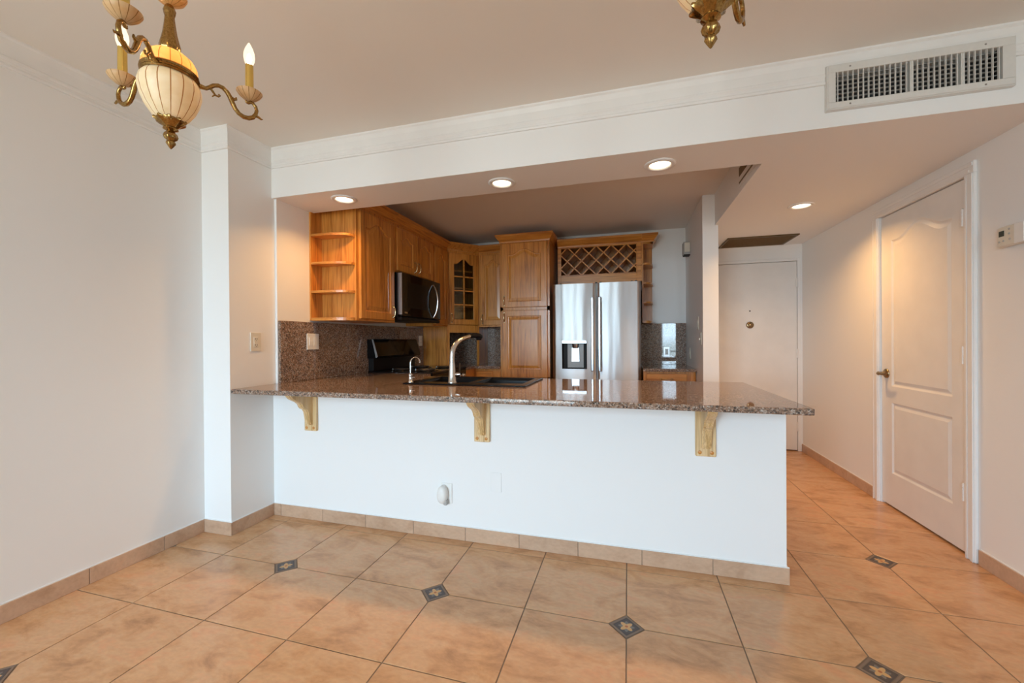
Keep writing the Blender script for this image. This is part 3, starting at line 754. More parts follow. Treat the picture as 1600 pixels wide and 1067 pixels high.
# 7 small end shelf right of the refrigerator
es = thing('shelf_unit', 'narrow oak end shelf with rounded shelves right of the refrigerator', 'shelf', (.21, 4.7, 1.335))
mb = MB(); mb.box(FX1+.001, .268, YB-.014, YB-.001, 1.332, ZUT-.002); mb.build('back_panel', 'oak_z', es)
mb = MB(); mb.box(FX1+.001, FX1+.013, YF+.01, YB-.014, 1.332, ZUT-.002); mb.build('side_panel', 'oak_z', es)
def small_shelf(z, th):
    P = [(FX1+.013, YF+.012)]
    for q in range(1, 11):
        a = PI/2*q/10; P.append((FX1+.013+.108*sin(a)**.7, YB-.016-(YB-.016-YF-.012)*cos(a)**.7))
    P += [(FX1+.013, YB-.016)]
    mb = MB(); mb.prism(P, z-th/2, z+th/2, 'z'); return mb
k = MB(); crown_path(k, [(FX1+.0005, YF), (FX1+.115, YF), (FX1+.115, YB-.002)], ZCB); k.build('crown', 'oak_x', es)
small_shelf(ZCB+.012, .05).build('top', 'oak_x', es)
for z in (1.955, 1.751, 1.548): small_shelf(z, .018).build('shelf', 'oak_x', es)
small_shelf(1.340, .026).build('bottom', 'oak_x', es)
# 8 base cabinets that show
cbx = thing('base_cabinet', 'oak corner base cabinet with a drawer under the corner worktop', 'cabinet', (-1.5, 4.5, 0))
mb = MB(); mb.box(-1.635, -1.337, 4.245, YB-.03, .09, .8455); mb.box(XK+.002, -1.637, 3.945, YB-.03, .09, .8455); mb.box(-1.63, -1.34, 4.31, YB-.04, 0, .09); mb.build('carcass', 'oak_z', cbx)
mb = MB(); mb.box(-1.615, -1.425, 4.226, 4.2445, .69, .822, .004); dr = mb.build('drawer', 'oak_x', cbx)
put_door(cbx, tr((-1.625, 4.2245, .12), 0), .235, .55, 0, 'l', .48, .05)
rb = thing('base_cabinet', 'oak base cabinet with brass-pull drawer right of the refrigerator', 'cabinet', (.38, 4.5, 0))
mb = MB(); mb.box(.145, .612, 4.150, YB-.03, .09, .8455); mb.box(.15, .61, 4.21, YB-.04, 0, .09); mb.build('carcass', 'oak_z', rb)
mb = MB(); mb.box(.175, .535, 4.131, 4.1495, .70, .826, .004); dr = mb.build('drawer', 'oak_x', rb)
handle(dr, tr((.355, 4.131, .772), 0) @ Matrix.Rotation(PI/2, 4, 'Y'), .10)
put_door(rb, tr((.175, 4.1295, .12), 0), .36, .56, 0, 'l', .48, .055)

# ------------------------------------------------------------------ microwave (faces +x)
mw_ = thing('microwave', 'black over-range microwave with bowed chrome handle on the left wall', 'microwave', (-2.08, 3.54, 1.336))
MX = -1.885; my0, my1, mz0, mz1 = 3.148, 3.905, 1.336, 1.757
# the tail past the cabinet above ends before the narrow cabinet's body
mb = MB(); mb.box(XK+.021, MX-.045, my0, 3.864, mz0+.004, mz1-.001, .004); mb.build('body', 'black_matte', mw_)
mb = MB(); mb.box(MX-.044, MX, my0, my1, mz0+.035, mz1-.001, .006); dm = mb.build('door', 'black_gloss', mw_)
mb = MB(); mb.box(MX, MX+.0015, my0+.10, my0+.50, mz0+.115, mz1-.075); mb.build('window', 'black_sink', dm)
mb = MB(); mb.box(MX-.040, MX+.001, my0-.0035, my0+.004, mz0+.05, mz1-.008, .001); o_ = mb.build('edge_trim', 'steel_trim', dm); o_['label'] = 'silver strip on the door edge'
hp = []
for q in range(13):
    a = -1+2*q/12; hp.append((MX+.004+.048*(1-a*a)**.8, my0+.588, (mz0+mz1)/2+.004+a*.162))
mb = MB(); mb.tube(hp, .0085, 10); mb.build('handle', 'chrome', dm)
mb = MB(); mb.box(MX-.045, MX-.006, my0, my1, mz0, mz0+.033, .006); mb.build('vent_strip', 'black_matte', mw_)
mb = MB(); mb.box(MX+.0002, MX+.001, my0+.045, my0+.090, mz0+.062, mz0+.076); mb.build('badge', 'steel_trim', dm)

# ------------------------------------------------------------------ range (faces +x)
rg = thing('range', 'black electric range with coil burners and tall back panel', 'stove', (-1.92, 3.55, 0))
RX, ry0, ry1, RZ = -1.600, 3.168, 3.932, .885
mb = MB(); mb.box(XK+.022, RX-.04, ry0, ry1, .03, RZ-.02, .004); mb.build('body', 'black_matte', rg)
mb = MB(); mb.box(XK+.022, RX-.008, ry0-.002, ry1+.002, RZ-.02, RZ, .005); mb.build('cooktop', 'black_gloss', rg)
mb = MB(); mb.box(RX-.04, RX, ry0+.005, ry1-.005, .20, .73, .006); od = mb.build('oven_door', 'black_gloss', rg)
mb = MB(); mb.tube([(RX+.0, ry0+.08, .69), (RX+.04, ry0+.08, .69), (RX+.04, ry1-.08, .69), (RX, ry1-.08, .69)], .010, 8); mb.build('handle', 'chrome', od)
mb = MB(); mb.box(RX-.04, RX, ry0+.005, ry1-.005, .035, .19, .006); mb.build('drawer', 'black_gloss', rg)
mb = MB(); mb.box(RX-.04, RX-.010, ry0+.005, ry1-.005, .74, RZ-.021, .003); cp = mb.build('front_panel', 'black_gloss', rg)
mb = MB(); mb.box(XK+.0215, XK+.075, ry0+.01, ry1-.01, RZ, 1.02, .004); mb.build('lower_back', 'black_matte', rg)
mb = MB(); mb.prism([(XK+.0215, 1.0), (XK+.125, 1.0), (XK+.130, 1.02), (XK+.085, 1.165), (XK+.075, 1.172), (XK+.0215, 1.172)], ry0-.004, ry1+.004, 'y'); bk = mb.build('back_panel', 'black_gloss', rg)
mb = MB(); mb.prism([(XK+.112, 1.005), (XK+.131, 1.015), (XK+.087, 1.166), (XK+.070, 1.174)], ry0-.007, ry0-.004, 'y'); o_ = mb.build('edge_trim', 'steel_trim', bk); o_['label'] = 'silver trim on the panel end'
for (bx, by, br) in ((-1.77, 3.36, .095), (-1.77, 3.74, .075), (-2.03, 3.36, .075), (-2.03, 3.74, .095)):
    pn = MB(); pn.at((bx, by, RZ)); pn.lathe([(br+.014, 0), (br+.016, .005), (br+.006, .006), (br, .001), (0, .0005)], 30); po = pn.build('burner', 'chrome', rg)
    cl = MB(); pts = []
    for q in range(100):
        a = q/100*2*PI*3.6; r_ = br*(.22+.76*q/100); pts.append((bx+r_*cos(a), by+r_*sin(a), RZ+.010))
    cl.tube(pts, .0048, 6); cl.build('coil', 'coil', po)
for q, ky in enumerate((3.26, 3.36, 3.74, 3.84)):
    kb = MB(); kb.at((RX-.010, ky, .805), ry=PI/2); kb.lathe([(.022, 0), (.024, .004), (.018, .012), (.017, .026), (0, .028)], 18); kb.build('knob', 'steel_trim', rg)

# ------------------------------------------------------------------ refrigerator (faces -y)
fg = thing('refrigerator', 'stainless steel two door refrigerator with water dispenser', 'refrigerator', (-.315, 4.5, 0))
fx0, fx1, fyf, ftop = -.757, .128, 4.222, 1.732
fm = -.307
mb = MB(); mb.box(fx0+.008, fx1-.008, 4.302, YB-.03, .03, ftop-.012, .004); mb.build('body', 'grey_plastic', fg)
def bowed(mb, x0, x1, z0, z1, yf, yb, bow, hole=None, rounded=.018):
    n_ = 24; xs_ = [x0+(x1-x0)*i/n_ for i in range(n_+1)]
    if hole:
        for hx in hole[:2]:
            i = min(range(1, n_), key=lambda q: abs(xs_[q]-hx)); xs_[i] = hx
    def fy(x):
        u = (x-(x0+x1)/2)/((x1-x0)/2); y = yf+bow*u*u
        d_ = min(x-x0, x1-x)
        if d_ < rounded: y += rounded*(1-math.sqrt(max(0, 1-((rounded-d_)/rounded)**2)))
        return y
    zs_ = [z0]+([hole[2], hole[3]] if hole else [])+[z1]
    for i in range(n_):
        for j in range(len(zs_)-1):
            if hole and hole[0]-1e-6 <= xs_[i] < hole[1]-1e-6 and j == 1: continue
            a, b_ = xs_[i], xs_[i+1]
            mb.add([(a, fy(a), zs_[j]), (b_, fy(b_), zs_[j]), (b_, fy(b_), zs_[j+1]), (a, fy(a), zs_[j+1])], [(0, 1, 2, 3)], True)
            mb.uv[len(mb.f)-1] = [(zs_[j], a), (zs_[j], b_), (zs_[j+1], b_), (zs_[j+1], a)]
    for z, fl_ in ((z0, 0), (z1, 1)):
        P = [(x, fy(x), z) for x in xs_]+[(x1, yb, z), (x0, yb, z)]; mb.add(P, [tuple(range(len(P)))])
    mb.add([(x0, fy(x0), z0), (x0, fy(x0), z1), (x0, yb, z1), (x0, yb, z0)], [(0, 1, 2, 3)]); mb.add([(x1, fy(x1), z0), (x1, fy(x1), z1), (x1, yb, z1), (x1, yb, z0)], [(0, 1, 2, 3)])
    mb.add([(x0, yb, z0), (x1, yb, z0), (x1, yb, z1), (x0, yb, z1)], [(0, 1, 2, 3)])
    return fy
def finish(mb, name, mat, parent):
    ob = mb.build(name, mat, parent); bm = bmesh.new(); bm.from_mesh(ob.data); bmesh.ops.remove_doubles(bm, verts=bm.verts, dist=1e-5)
    bmesh.ops.recalc_face_normals(bm, faces=bm.faces); crease(bm); bm.to_mesh(ob.data); bm.free(); return ob
dx0, dx1, dz0, dz1 = -.657, -.402, .855, 1.148
mb = MB(); fyL = bowed(mb, fx0, fm-.003, .700, ftop, fyf-.004, 4.300, .009, (dx0, dx1, dz0, dz1)); ld = finish(mb, 'door', 'fridge_steel', fg)
mb = MB(); fyR = bowed(mb, fm+.003, fx1, .700, ftop, fyf-.004, 4.300, .009); rd = finish(mb, 'door', 'fridge_steel', fg)
mb = MB(); bowed(mb, fx0, fx1, .06, .690, fyf-.006, 4.300, .012); fd = finish(mb, 'freezer_drawer', 'fridge_steel', fg)
mb = MB(); mb.tube([(fx0+.1, fyf, .62), (fx0+.1, fyf-.05, .62), (fx1-.1, fyf-.05, .62), (fx1-.1, fyf, .62)], .012, 8); mb.build('handle', 'steel_trim', fd)
for dd, hx in ((ld, fm-.036), (rd, fm+.036)):
    h = MB(); h.box(hx-.013, hx+.013, fyf-.062, fyf-.040, .835, 1.585, .006)
    for z in (.87, 1.55): h.box(hx-.010, hx+.010, fyf-.042, fyf+.008, z-.016, z+.016, .003)
    h.build('handle', 'steel_trim', dd)
# water dispenser recess
nb = 4.275
dp = MB(); dp.box(dx0, dx0+.003, 4.212, nb, dz0, dz1); dp.box(dx1-.003, dx1, 4.212, nb, dz0, dz1); dp.box(dx0, dx1, nb, nb+.003, dz0, dz1); dp.box(dx0, dx1, 4.212, nb, dz0, dz0+.006); dp.box(dx0, dx1, 4.212, nb, dz1-.003, dz1)
do = dp.build('dispenser', 'dark_slot', ld)
q = MB(); q.box(dx0, dx1, 4.203, 4.235, dz1-.032, dz1+.002, .003); q.build('dispenser_trim', 'steel_trim', ld)
q = MB(); q.box(dx0+.052, dx1-.036, nb-.020, nb-.001, dz0+.010, dz1-.036, .002); q.build('dispenser_back', 'dispenser_grey', ld)
q = MB(); q.prism([(-.562, .930), (-.480, .930), (-.485, 1.07), (-.557, 1.07)], nb-.032, nb-.021, 'y'); q.build('paddle', 'steel_trim', ld)
q = MB(); q.at((-.521, nb-.030, 1.068)); q.lathe([(.030, .0), (.034, .012), (.038, .048), (0, .048)], 20); q.build('nozzle', 'nickel', ld)
for hx in (fx0+.05, fx0+.085, fm-.0, fm+.045, fx1-.085, fx1-.045):
    q = MB(); q.box(hx-.011, hx+.011, 4.235, 4.285, ftop, ftop+.010, .003); q.build('hinge_cap', 'black_matte', fg)

# ------------------------------------------------------------------ sink and taps
sk = thing('sink', 'black double bowl drop-in sink in the granite bar top', 'sink', ((SX0+SX1)/2, (SY0+SY1)/2, ZT-.19))
XM = SX0+.43
rim = slab(MB(), [SX0, SX0+.05, XM-.022, XM+.022, SX1-.05, SX1], [SY0, SY0+.115, SY1-.045, SY1], lambda i, j: not (j == 1 and i in (1, 3)), ZT+.0005, ZT+.010, .004)
rim.build('rim', 'black_sink', sk)
for (a, b_, dp_) in ((SX0+.05, XM-.022, .18), (XM+.022, SX1-.05, .15)):
    q = MB(); y0, y1 = SY0+.115, SY1-.045
    R = lambda i, z: [(a+i, y0+i, z), (b_-i, y0+i, z), (b_-i, y1-i, z), (a+i, y1-i, z)]
    q.loops([R(-.003, ZT+.008), R(.004, ZT-.01), R(.012, ZT-dp_+.03), R(.04, ZT-dp_)]); q.loops([R(-.006, ZT+.004), R(0, ZT-.012), R(.008, ZT-dp_+.028), R(.036, ZT-dp_-.004)])
    bo = q.build('bowl', 'black_sink', sk)
    q = MB(); q.at(((a+b_)/2, (y0+y1)/2, ZT-dp_)); q.lathe([(.042, 0), (.042, .003), (.03, .002), (0, -.0)], 20); q.build('drain', 'chrome', bo)
fx, fy_, fz = -1.083, 2.405, ZT+.0105
fa = thing('faucet', 'tall brushed nickel pull-out kitchen faucet with black spray head', 'faucet', (fx, fy_, fz))
q = MB(); q.at((fx, fy_, fz)); q.lathe([(.029, 0), (.030, .004), (.026, .010), (.0235, .06), (.020, .115), (.0185, .128), (.0185, .131)], 24); q.build('body', 'nickel', fa)
dirv = Vector((.135, .235)).normalized()
def FP(r_, z): return (fx+dirv.x*r_, fy_+dirv.y*r_, z)
sp_ = MB(); path = [FP(0, fz+.130), FP(.0, fz+.165), FP(.003, fz+.195), FP(.012, fz+.222), FP(.030, fz+.248), FP(.055, fz+.268), FP(.085, fz+.282), FP(.120, fz+.292), FP(.150, fz+.300)]
sp_.tube(path, [.0180, .0175, .0172, .0168, .0160, .0150, .0140, .0130, .0125], 14); sp_.build('spout', 'nickel', fa)
hd = MB(); hd.tube([FP(.146, fz+.299), FP(.165, fz+.302), FP(.20, fz+.304), FP(.225, fz+.300), FP(.240, fz+.294), FP(.247, fz+.286)], [.0132, .0155, .018, .0195, .018, .010], 14)
hd.at((*FP(.225, 0)[:2], fz+.272)); hd.lathe([(.015, 0), (.018, .004), (.018, .028)], 16); hd.build('spray_head', 'black_sink', fa)
lh = MB(); lh.tube([(fx+.015, fy_+.004, fz+.052), (fx+.034, fy_+.010, fz+.054), (fx+.050, fy_+.015, fz+.055)], [.014, .013, .011], 12)
lo = lh.build('lever_hub', 'chrome', fa)
lh = MB(); lh.tube([(fx+.046, fy_+.014, fz+.056), (fx+.040, fy_+.03, fz+.085), (fx+.030, fy_+.06, fz+.122)], [.006, .0055, .004], 8); lh.build('lever', 'black_matte', lo)
gx, gy = -1.375, 2.395
wf = thing('water_tap', 'small chrome gooseneck filtered water tap at the left end of the sink', 'faucet', (gx, gy, fz))
q = MB(); q.at((gx, gy, fz)); q.lathe([(.018, 0), (.018, .004), (.013, .008), (.0125, .04), (.014, .045), (.010, .056), (.004, .06)], 18); q.build('base', 'chrome', wf)
q = MB(); pts = [(gx, gy, fz+.05), (gx, gy, fz+.12)]
for k in range(0, 11):
    a = PI*k/11*1.12; pts.append((gx+(.036-.036*cos(a))*.45, gy+(.036-.036*cos(a))*.90, fz+.125+.036*sin(a)))
q.tube(pts, .0045, 8); q.build('spout', 'chrome', wf)
q = MB(); q.tube([(gx+.012, gy-.004, fz+.03), (gx+.034, gy-.008, fz+.032)], [.005, .003], 8); q.build('lever', 'chrome', wf)

# ------------------------------------------------------------------ switches, outlets and small wall fittings
def plate(name, label, cat, loc, rz, w_, h_, gang, kind, mat='white_plastic', insert='white_plastic'):
    t_ = thing(name, label, cat, loc); Mx = tr(loc, rz)
    q = MB(); q.M = Mx; q.box(-w_/2, w_/2, -.006, -.0003, -h_/2, h_/2, .002); q.build('cover_plate', mat, t_)
    for g_ in range(gang):
        cx = (g_-(gang-1)/2)*.046
        if kind == 'rocker':
            q = MB(); q.M = Mx; q.prism([(-.008, -.032), (-.0095, 0), (-.008, .032), (-.005, .032), (-.005, -.032)], cx-.016, cx+.016, 'x'); q.build('rocker', insert, t_)
        elif kind == 'outlet':
            q = MB(); q.M = Mx; q.box(cx-.0165, cx+.0165, -.008, -.005, -.033, .033, .002); so_ = q.build('socket', insert, t_)
            for zz in (-.019, .019):
                q = MB(); q.M = Mx
                q.box(cx-.008, cx-.005, -.0086, -.0078, zz-.004, zz+.005); q.box(cx+.005, cx+.008, -.0086, -.0078, zz-.004, zz+.005); q.box(cx-.002, cx+.002, -.0086, -.0078, zz-.011, zz-.008)
                q.build('slot', 'dark_slot', so_)
        elif kind == 'toggle':
            q = MB(); q.M = Mx; q.box(-.005, .005, -.018, -.005, -.012, .004, .002); q.build('toggle', insert, t_)
    return t_
plate('switch_plate', 'white double switch plate on brown granite backsplash left of the range', 'light switch', (XK+.020, 2.506, 1.155), PI/2, .118, .118, 2, 'rocker')
plate('wall_outlet', 'cream outlet on the side of the left column above the bar', 'outlet', (XC, 2.056, 1.155), PI/2, .076, .118, 1, 'outlet', 'cream_plastic', 'cream_plastic')
plate('wall_outlet', 'white outlet on granite backsplash beside the oak panel, beyond the range', 'outlet', (XK+.020, 4.140, 1.155), PI/2, .074, .115, 1, 'outlet')
plate('wall_outlet', 'steel outlet in window reflection on granite right of refrigerator', 'outlet', (.416, YB-.020, 1.015), 0, .066, .112, 1, 'outlet', 'steel_trim', 'white_plastic')
plate('switch_plate', 'upper white switch plate seen edge-on inside the kitchen partition', 'light switch', (.620, 4.04, 1.298), -PI/2, .075, .118, 1, 'rocker', 'cream_plastic', 'cream_plastic')
plate('switch_plate', 'lower white toggle switch plate near the front edge of the kitchen partition', 'light switch', (.620, 3.90, 1.157), -PI/2, .075, .110, 1, 'toggle', 'cream_plastic', 'cream_plastic')
plate('wall_outlet', 'outlet seen edge-on deep inside the partition beside the granite splash', 'outlet', (.620, 4.545, 1.010), -PI/2, .075, .11, 1, 'outlet', 'cream_plastic', 'cream_plastic')
bl = thing('blank_plate', 'flat painted blank plate on the white bar front', 'wall plate', (-.720, YP, .353))
q = MB(); q.box(-.752, -.688, YP-.005, YP-.0003, .298, .408, .002); q.build('cover', 'wall_paint', bl)
for z in (.315, .391): q = MB(); q.at((-.720, YP-.005, z), rx=PI/2); q.lathe([(.003, 0), (.0025, .001), (0, .0012)], 10); q.build('screw', 'wall_paint', bl)
pg = thing('wall_outlet', 'white outlet low on the bar front with a plug-in device', 'outlet', (-1.022, YP, .262))
q = MB(); q.box(-1.062, -.990, YP-.006, YP-.0003, .205, .322, .002); q.build('cover_plate', 'white_plastic', pg)
fr_ = thing('plug_in_freshener', 'rounded white plug-in device in the outlet low on the bar front', 'plug-in device', (-1.036, YP-.006, .262))
P = []
for k in range(24):
    a = 2*PI*k/24; P.append((-1.040+.030*cos(a), .262+.052*math.copysign(abs(sin(a))**.8, sin(a))))
q = MB(); n24 = lambda s_, y: [(-1.040+(p[0]+1.040)*s_, y, .262+(p[1]-.262)*s_) for p in P]
q.loops([n24(.86, YP-.007), n24(1, YP-.016), n24(1.0, YP-.036), n24(.86, YP-.048), n24(.5, YP-.053)], True, True, True); q.build('housing', 'white_plastic', fr_)
q = MB(); q.box(-1.030, -1.008, YP-.040, YP-.0075, .204, .232, .004); q.build('prong_block', 'grey_plastic', fr_)
# thermostat
th = thing('thermostat', 'beige wall thermostat with small dark screen right of the closet door', 'thermostat', (XR, 2.415, 1.622))
q = MB(); q.box(XR-.030, XR-.0003, 2.342, 2.486, 1.574, 1.668, .006); q.build('housing', 'cream_plastic', th)
q = MB(); q.box(XR-.0315, XR-.0295, 2.444, 2.472, 1.622, 1.648, .0008); q.build('screen', 'lcd', th)
for (yy, zz) in ((2.418, 1.650), (2.418, 1.628), (2.415, 1.603), (2.448, 1.600), (2.470, 1.598)):
    q = MB(); q.at((XR-.030, yy, zz), ry=-PI/2); q.lathe([(.0045, 0), (.0045, .0015), (.003, .003), (0, .003)], 14); q.build('button', 'grey_plastic', th)
q = MB(); q.box(XR-.033, XR-.028, 2.343, 2.392, 1.576, 1.666, .002); q.build('cover', 'white_plastic', th)
# chime / junction box high on the partition
chb = thing('chime_box', 'small grey box fixed high on the partition wall inside the kitchen', 'box', (.590, 4.55, 2.01))
q = MB(); q.box(.556, .6197, 4.500, 4.610, 2.022, 2.150, .004); q.build('housing', 'grey_plastic', chb)
q = MB(); q.box(.565, .617, 4.495, 4.500, 2.045, 2.140, .002); q.build('face_plate', 'cream_plastic', chb)
q = MB(); q.box(.560, .6197, 4.505, 4.600, 2.012, 2.022, .002); q.build('base', 'dark_slot', chb)

# ------------------------------------------------------------------ vents
hv = thing('air_vent', 'long white supply air vent set in the soffit face at upper right', 'air vent', (1.2, YP, 2.185))
q = MB(); X0, X1, Z0, Z1 = .873, 1.531, 2.183, 2.384
yo = YP-.027
for a in ((X0, X1, Z0, HV[2]), (X0, X1, HV[3], Z1), (X0, HV[0], HV[2], HV[3]), (HV[1], X1, HV[2], HV[3])): q.box(a[0], a[1], yo+.004, YP-.0003, a[2], a[3])
q.box(X0+.004, X1-.004, yo, yo+.005, HV[3], Z1-.004, .002); q.box(X0+.004, X1-.004, yo, yo+.005, Z0+.004, HV[2], .002); q.box(X0+.004, HV[0], yo, yo+.005, HV[2], HV[3]); q.box(HV[1], X1-.004, yo, yo+.005, HV[2], HV[3])
q.build('frame', 'vent_paint', hv)
q = MB(); nb_ = 30
for k in range(nb_):
    x = HV[0]+(HV[1]-HV[0])*(k+.5)/nb_
    if abs(k-14) < .5 or abs(k-23) < .5: q.box(x-.006, x+.006, yo+.006, YP+.004, HV[2], HV[3])
    q.box(x-.0013, x+.0013, yo+.003, yo+.012, HV[2], HV[3])
q.build('front_louvers', 'vent_paint', hv)
q = MB()
for k in range(7):
    z = HV[2]+(HV[3]-HV[2])*(k+.5)/7; q.box(HV[0], HV[1], YP-.002, YP+.008, z-.0012, z+.0012)
q.build('rear_louvers', 'grey_plastic', hv)
q = MB(); q.box(HV[0]+.0005, HV[1]-.0005, YP+.05, YP+.069, HV[2]+.0005, HV[3]-.0005)
for a in ((HV[0]+.0003, HV[0]+.002), (HV[1]-.002, HV[1]-.0003)): q.box(a[0], a[1], YP-.004, YP+.05, HV[2]+.0005, HV[3]-.0005)
q.build('duct', 'dark_slot', hv)
for (x, z) in ((.96, 2.366), (1.432, 2.366), (.96, 2.200), (1.432, 2.200)):
    s_ = MB(); s_.at((x, yo, z), rx=PI/2); s_.lathe([(.004, 0), (.003, .0015), (0, .002)], 10); s_.build('screw', 'screw_metal', hv)
rv_ = thing('ceiling_vent', 'bronze return grille in the hall ceiling before the entry door', 'air vent', (1.225, 4.53, ZS))
q = MB(); q.box(.935, 1.515, 4.33, 4.725, ZS-.004, ZS-.0004); q.build('backing', 'dark_slot', rv_)
q = MB(); q.box(.925, 1.525, 4.318, 4.340, ZS-.012, ZS-.0004, .002); q.box(.925, 1.525, 4.713, 4.735, ZS-.012, ZS-.0004, .002); q.box(.925, .945, 4.34, 4.713, ZS-.012, ZS-.0004, .002); q.box(1.505, 1.525, 4.34, 4.713, ZS-.012, ZS-.0004, .002); q.build('frame', 'bronze_grille', rv_)
q = MB()
for k in range(24): y = 4.348+.0158*k; q.prism([(y, ZS-.0045), (y+.002, ZS-.0045), (y+.009, ZS-.011), (y+.007, ZS-.011)], .945, 1.505, 'x')
q.build('louvers', 'bronze_grille', rv_)
sv = thing('side_vent', 'small dark slotted grille on the kitchen side of the hall soffit', 'air vent', (XH, 2.82, 2.18))
q = MB(); q.box(XH-.006, XH-.0003, 2.60, 3.00, 2.150, 2.290, .002); q.build('frame', 'wall_paint', sv)
q = MB()
for (a, b_) in ((2.215, 2.272), (2.168, 2.180)): q.box(XH-.0075, XH-.0055, 2.62, 2.985, a, b_)
q.build('slot', 'bronze_grille', sv)

# ------------------------------------------------------------------ recessed lights
def can(loc, label, k=1.0):
    t_ = thing('recessed_light', label, 'ceiling light', loc, 'recessed ceiling lights'); x, y, z = loc
    q = MB(); q.at(loc); q.lathe([(.082, -.0004), (.083, -.004), (.078, -.008), (.060, -.0085), (.057, -.005), (.053, -.0006)], 40, True, False); q.build('trim_ring', 'white_trim', t_)
    q = MB(); q.at(loc); q.lathe([(.0535, -.0012), (.045, -.004), (.02, -.006), (0, -.0062)], 32); q.build('lamp', 'lamp_glow', t_)
    l = bpy.data.lights.new('lamp_light', 'AREA'); l.shape = 'DISK'; l.size = .11; l.energy = LAMP*k; l.color = WARM; l.spread = math.radians(140)
    lo_ = bpy.data.objects.new('lamp_light', l); C.objects.link(lo_); lo_.parent = t_; lo_.location = (0, 0, -.010)
    return t_
c0 = can((-1.836, 2.343, ZS), 'lit recessed light at the left end of the soffit, near the column', .52)
dup(c0, (-.733, 2.380, ZS), None, 'lit recessed light in the middle of the soffit, over the sink')
dup(c0, (.176, 2.383, ZS), None, 'lit recessed light at the right of the soffit over the bar end')
can((1.215, 3.417, ZS), 'lit recessed light in the hall ceiling by the closet door')

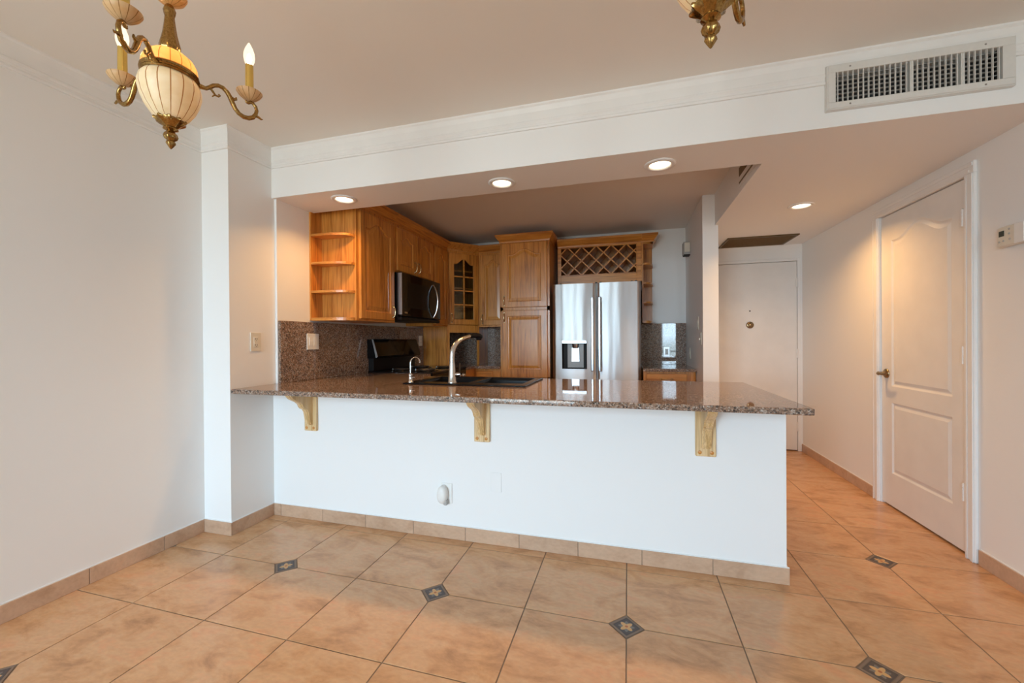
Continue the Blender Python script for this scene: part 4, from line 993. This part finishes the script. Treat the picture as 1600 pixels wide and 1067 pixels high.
# ------------------------------------------------------------------ chandeliers (built hanging from the origin of their Empty at the ceiling)
def chandelier(loc, label, phase):
    X, Y, _ = loc; Z = ZC; zr = 1.936+.003
    t_ = thing('chandelier', label, 'chandelier', (X, Y, Z), 'brass and alabaster chandeliers')
    def L(prof, name, mat, seg=32, lines=0, flute=None, par=None):
        q = MB(); q.at((X, Y, zr)); q.lathe(prof, seg, True, False, flute, lines); return q.build(name, mat, par or t_)
    # central body
    L([(.0, -.147), (.012, -.146), (.026, -.139), (.044, -.121), (.059, -.098), (.0695, -.073), (.0745, -.050), (.0745, -.035), (.0705, -.020), (.063, -.009), (.055, -.006)], 'bowl', 'alabaster', 64, 16)
    L([(.058, .008), (.064, .010), (.066, .018), (.064, .032), (.056, .048), (.042, .060), (.024, .066), (.014, .067)], 'upper_bowl', 'alabaster_amber', 64, 16)
    L([(.056, -.010), (.066, -.010), (.069, -.006), (.067, -.002), (.070, .001), (.067, .004), (.069, .008), (.066, .012), (.056, .012), (.056, -.010)], 'ring', 'antique_brass', 48)
    leafy = lambda a, z: (.09*cos(a*9)+.05*cos(a*18) if -.147 < z < -.12 else .10*cos(a*6) if -.21 < z < -.169 else 0)
    L([(.033, -.127), (.0365, -.1315), (.0345, -.136), (.028, -.1415), (.021, -.148), (.016, -.153), (.0185, -.156), (.0185, -.158), (.013, -.161), (.009, -.164), (.014, -.170), (.0165, -.178), (.014, -.186), (.008, -.191), (.010, -.194), (.011, -.199), (.007, -.206), (.003, -.213), (0, -.216)], 'finial', 'antique_brass', 48, 0, leafy)
    fl2 = lambda a, z: .14*abs(cos(a*4))-.06 if .05 < z < .2 else 0
    L([(.010, .060), (.019, .064), (.0235, .074), (.024, .086), (.021, .100), (.0165, .122), (.013, .150), (.011, .172), (.013, .180), (.0145, .190), (.012, .200), (.007, .208)], 'stem_vase', 'antique_brass', 40, 0, fl2)
    L([(.006, .205), (.012, .208), (.024, .214), (.036, .224), (.042, .236), (.040, .240), (.02, .236), (.006, .236)], 'stem_cup', 'alabaster_amber', 48, 12)
    L([(.006, .206), (.0065, .30), (.010, .31), (.006, .32), (.0055, .455), (.012, .460), (.030, .470), (.050, .488), (.056, .500), (.056, ZC-zr-.0005)], 'stem', 'antique_brass', 28)
    gl = bpy.data.lights.new('bowl_light', 'POINT'); gl.energy = .38; gl.color = (1, .60, .26); gl.shadow_soft_size = .02
    go = bpy.data.objects.new('bowl_light', gl); C.objects.link(go); go.parent = t_; go.location = (0, 0, zr+.025-ZC)
    for k in range(3):
        az = phase+k*2*PI/3; ca, sa = cos(az), sin(az)
        A = lambda r, z, s=0: (X+ca*r-sa*s, Y+sa*r+ca*s, zr+z)
        q = MB()
        P = [(.058, .0), (.072, -.001), (.085, -.001), (.094, .006), (.104, .016), (.116, .021), (.128, .019), (.139, .010), (.147, -.004), (.153, -.019), (.160, -.034), (.170, -.046), (.183, -.052), (.197, -.051), (.209, -.044), (.217, -.032), (.220, -.018), (.217, -.006), (.208, .003), (.200, .004)]
        R = [.0085, .0075, .006, .0058, .006, .0062, .0065, .0068, .007, .0072, .0066, .0066, .007, .007, .0066, .006, .0055, .0052, .005, .0055]
        q.tube([A(r, z) for r, z in P], R, 10)
        q.tube([A(.096, .004), A(.102, -.004), A(.108, -.012), A(.116, -.014), A(.120, -.009), A(.116, -.006)], [.0035, .0035, .003, .003, .003, .0025], 8)
        q.tube([A(.108, -.012), A(.103, -.016), A(.100, -.021)], [.0025, .002, .0012], 8)
        q.tube([A(.148, -.004), A(.157, -.006), A(.163, -.003), A(.163, .003)], [.006, .005, .004, .002], 8)
        q.tube([A(.216, -.036), A(.226, -.038), A(.233, -.042), A(.238, -.040)], [.005, .004, .003, .001], 8)
        q.tube([A(.204, .004), A(.196, -.002), A(.191, -.001), A(.190, .004)], [.005, .0045, .004, .003], 8)
        ar = q.build('arm', 'antique_brass', t_)
        def LL(prof, name, mat, seg=24, lines=0, par=None):
            q = MB(); q.at(A(.2, 0)); q.lathe(prof, seg, True, False, None, lines); return q.build(name, mat, par or t_)
        LL([(.003, .006), (.009, .007), (.020, .013), (.031, .023), (.037, .033), (.0365, .035), (.030, .028), (.018, .020), (.003, .016)], 'bobeche', 'alabaster_peach', 48, 12, ar)
        LL([(.004, .014), (.010, .016), (.009, .028), (.015, .034), (.0165, .038), (.0165, .041), (.012, .043), (.0115, .122), (.009, .122)], 'candle_sleeve', 'gold_sleeve', 24, 0, ar)
        q = MB(); q.at(A(.2, 0)); q.lathe([(.008, .122), (.011, .126), (.015, .138), (.0165, .150), (.0150, .164), (.0105, .178), (.005, .190), (.0015, .196), (0, .197)], 20)
        q.cm = 1; q.lathe([(0, .124), (.004, .126), (.0065, .136), (.0075, .144), (.006, .153), (.002, .161), (0, .162)], 14)
        q.build('bulb', ['bulb_glass', 'bulb_glow'], ar)
    return t_
def from_px(u, d):       # plan position at forward distance d on the column of the photo through u
    lat = (u-800)/FPX*d; p = Rv*lat+Vector((-sin(TH), cos(TH), 0))*d; return p.x, p.y
c1x = from_px(270, 1.2); chandelier((*c1x, ZC), 'lit brass and alabaster chandelier at upper left with candle bulbs', math.radians(44)+TH)
c2x = from_px(1113, .80); chandelier((*c2x, ZC), 'chandelier cut by the top edge right of centre, only its base visible', math.radians(46)+TH)
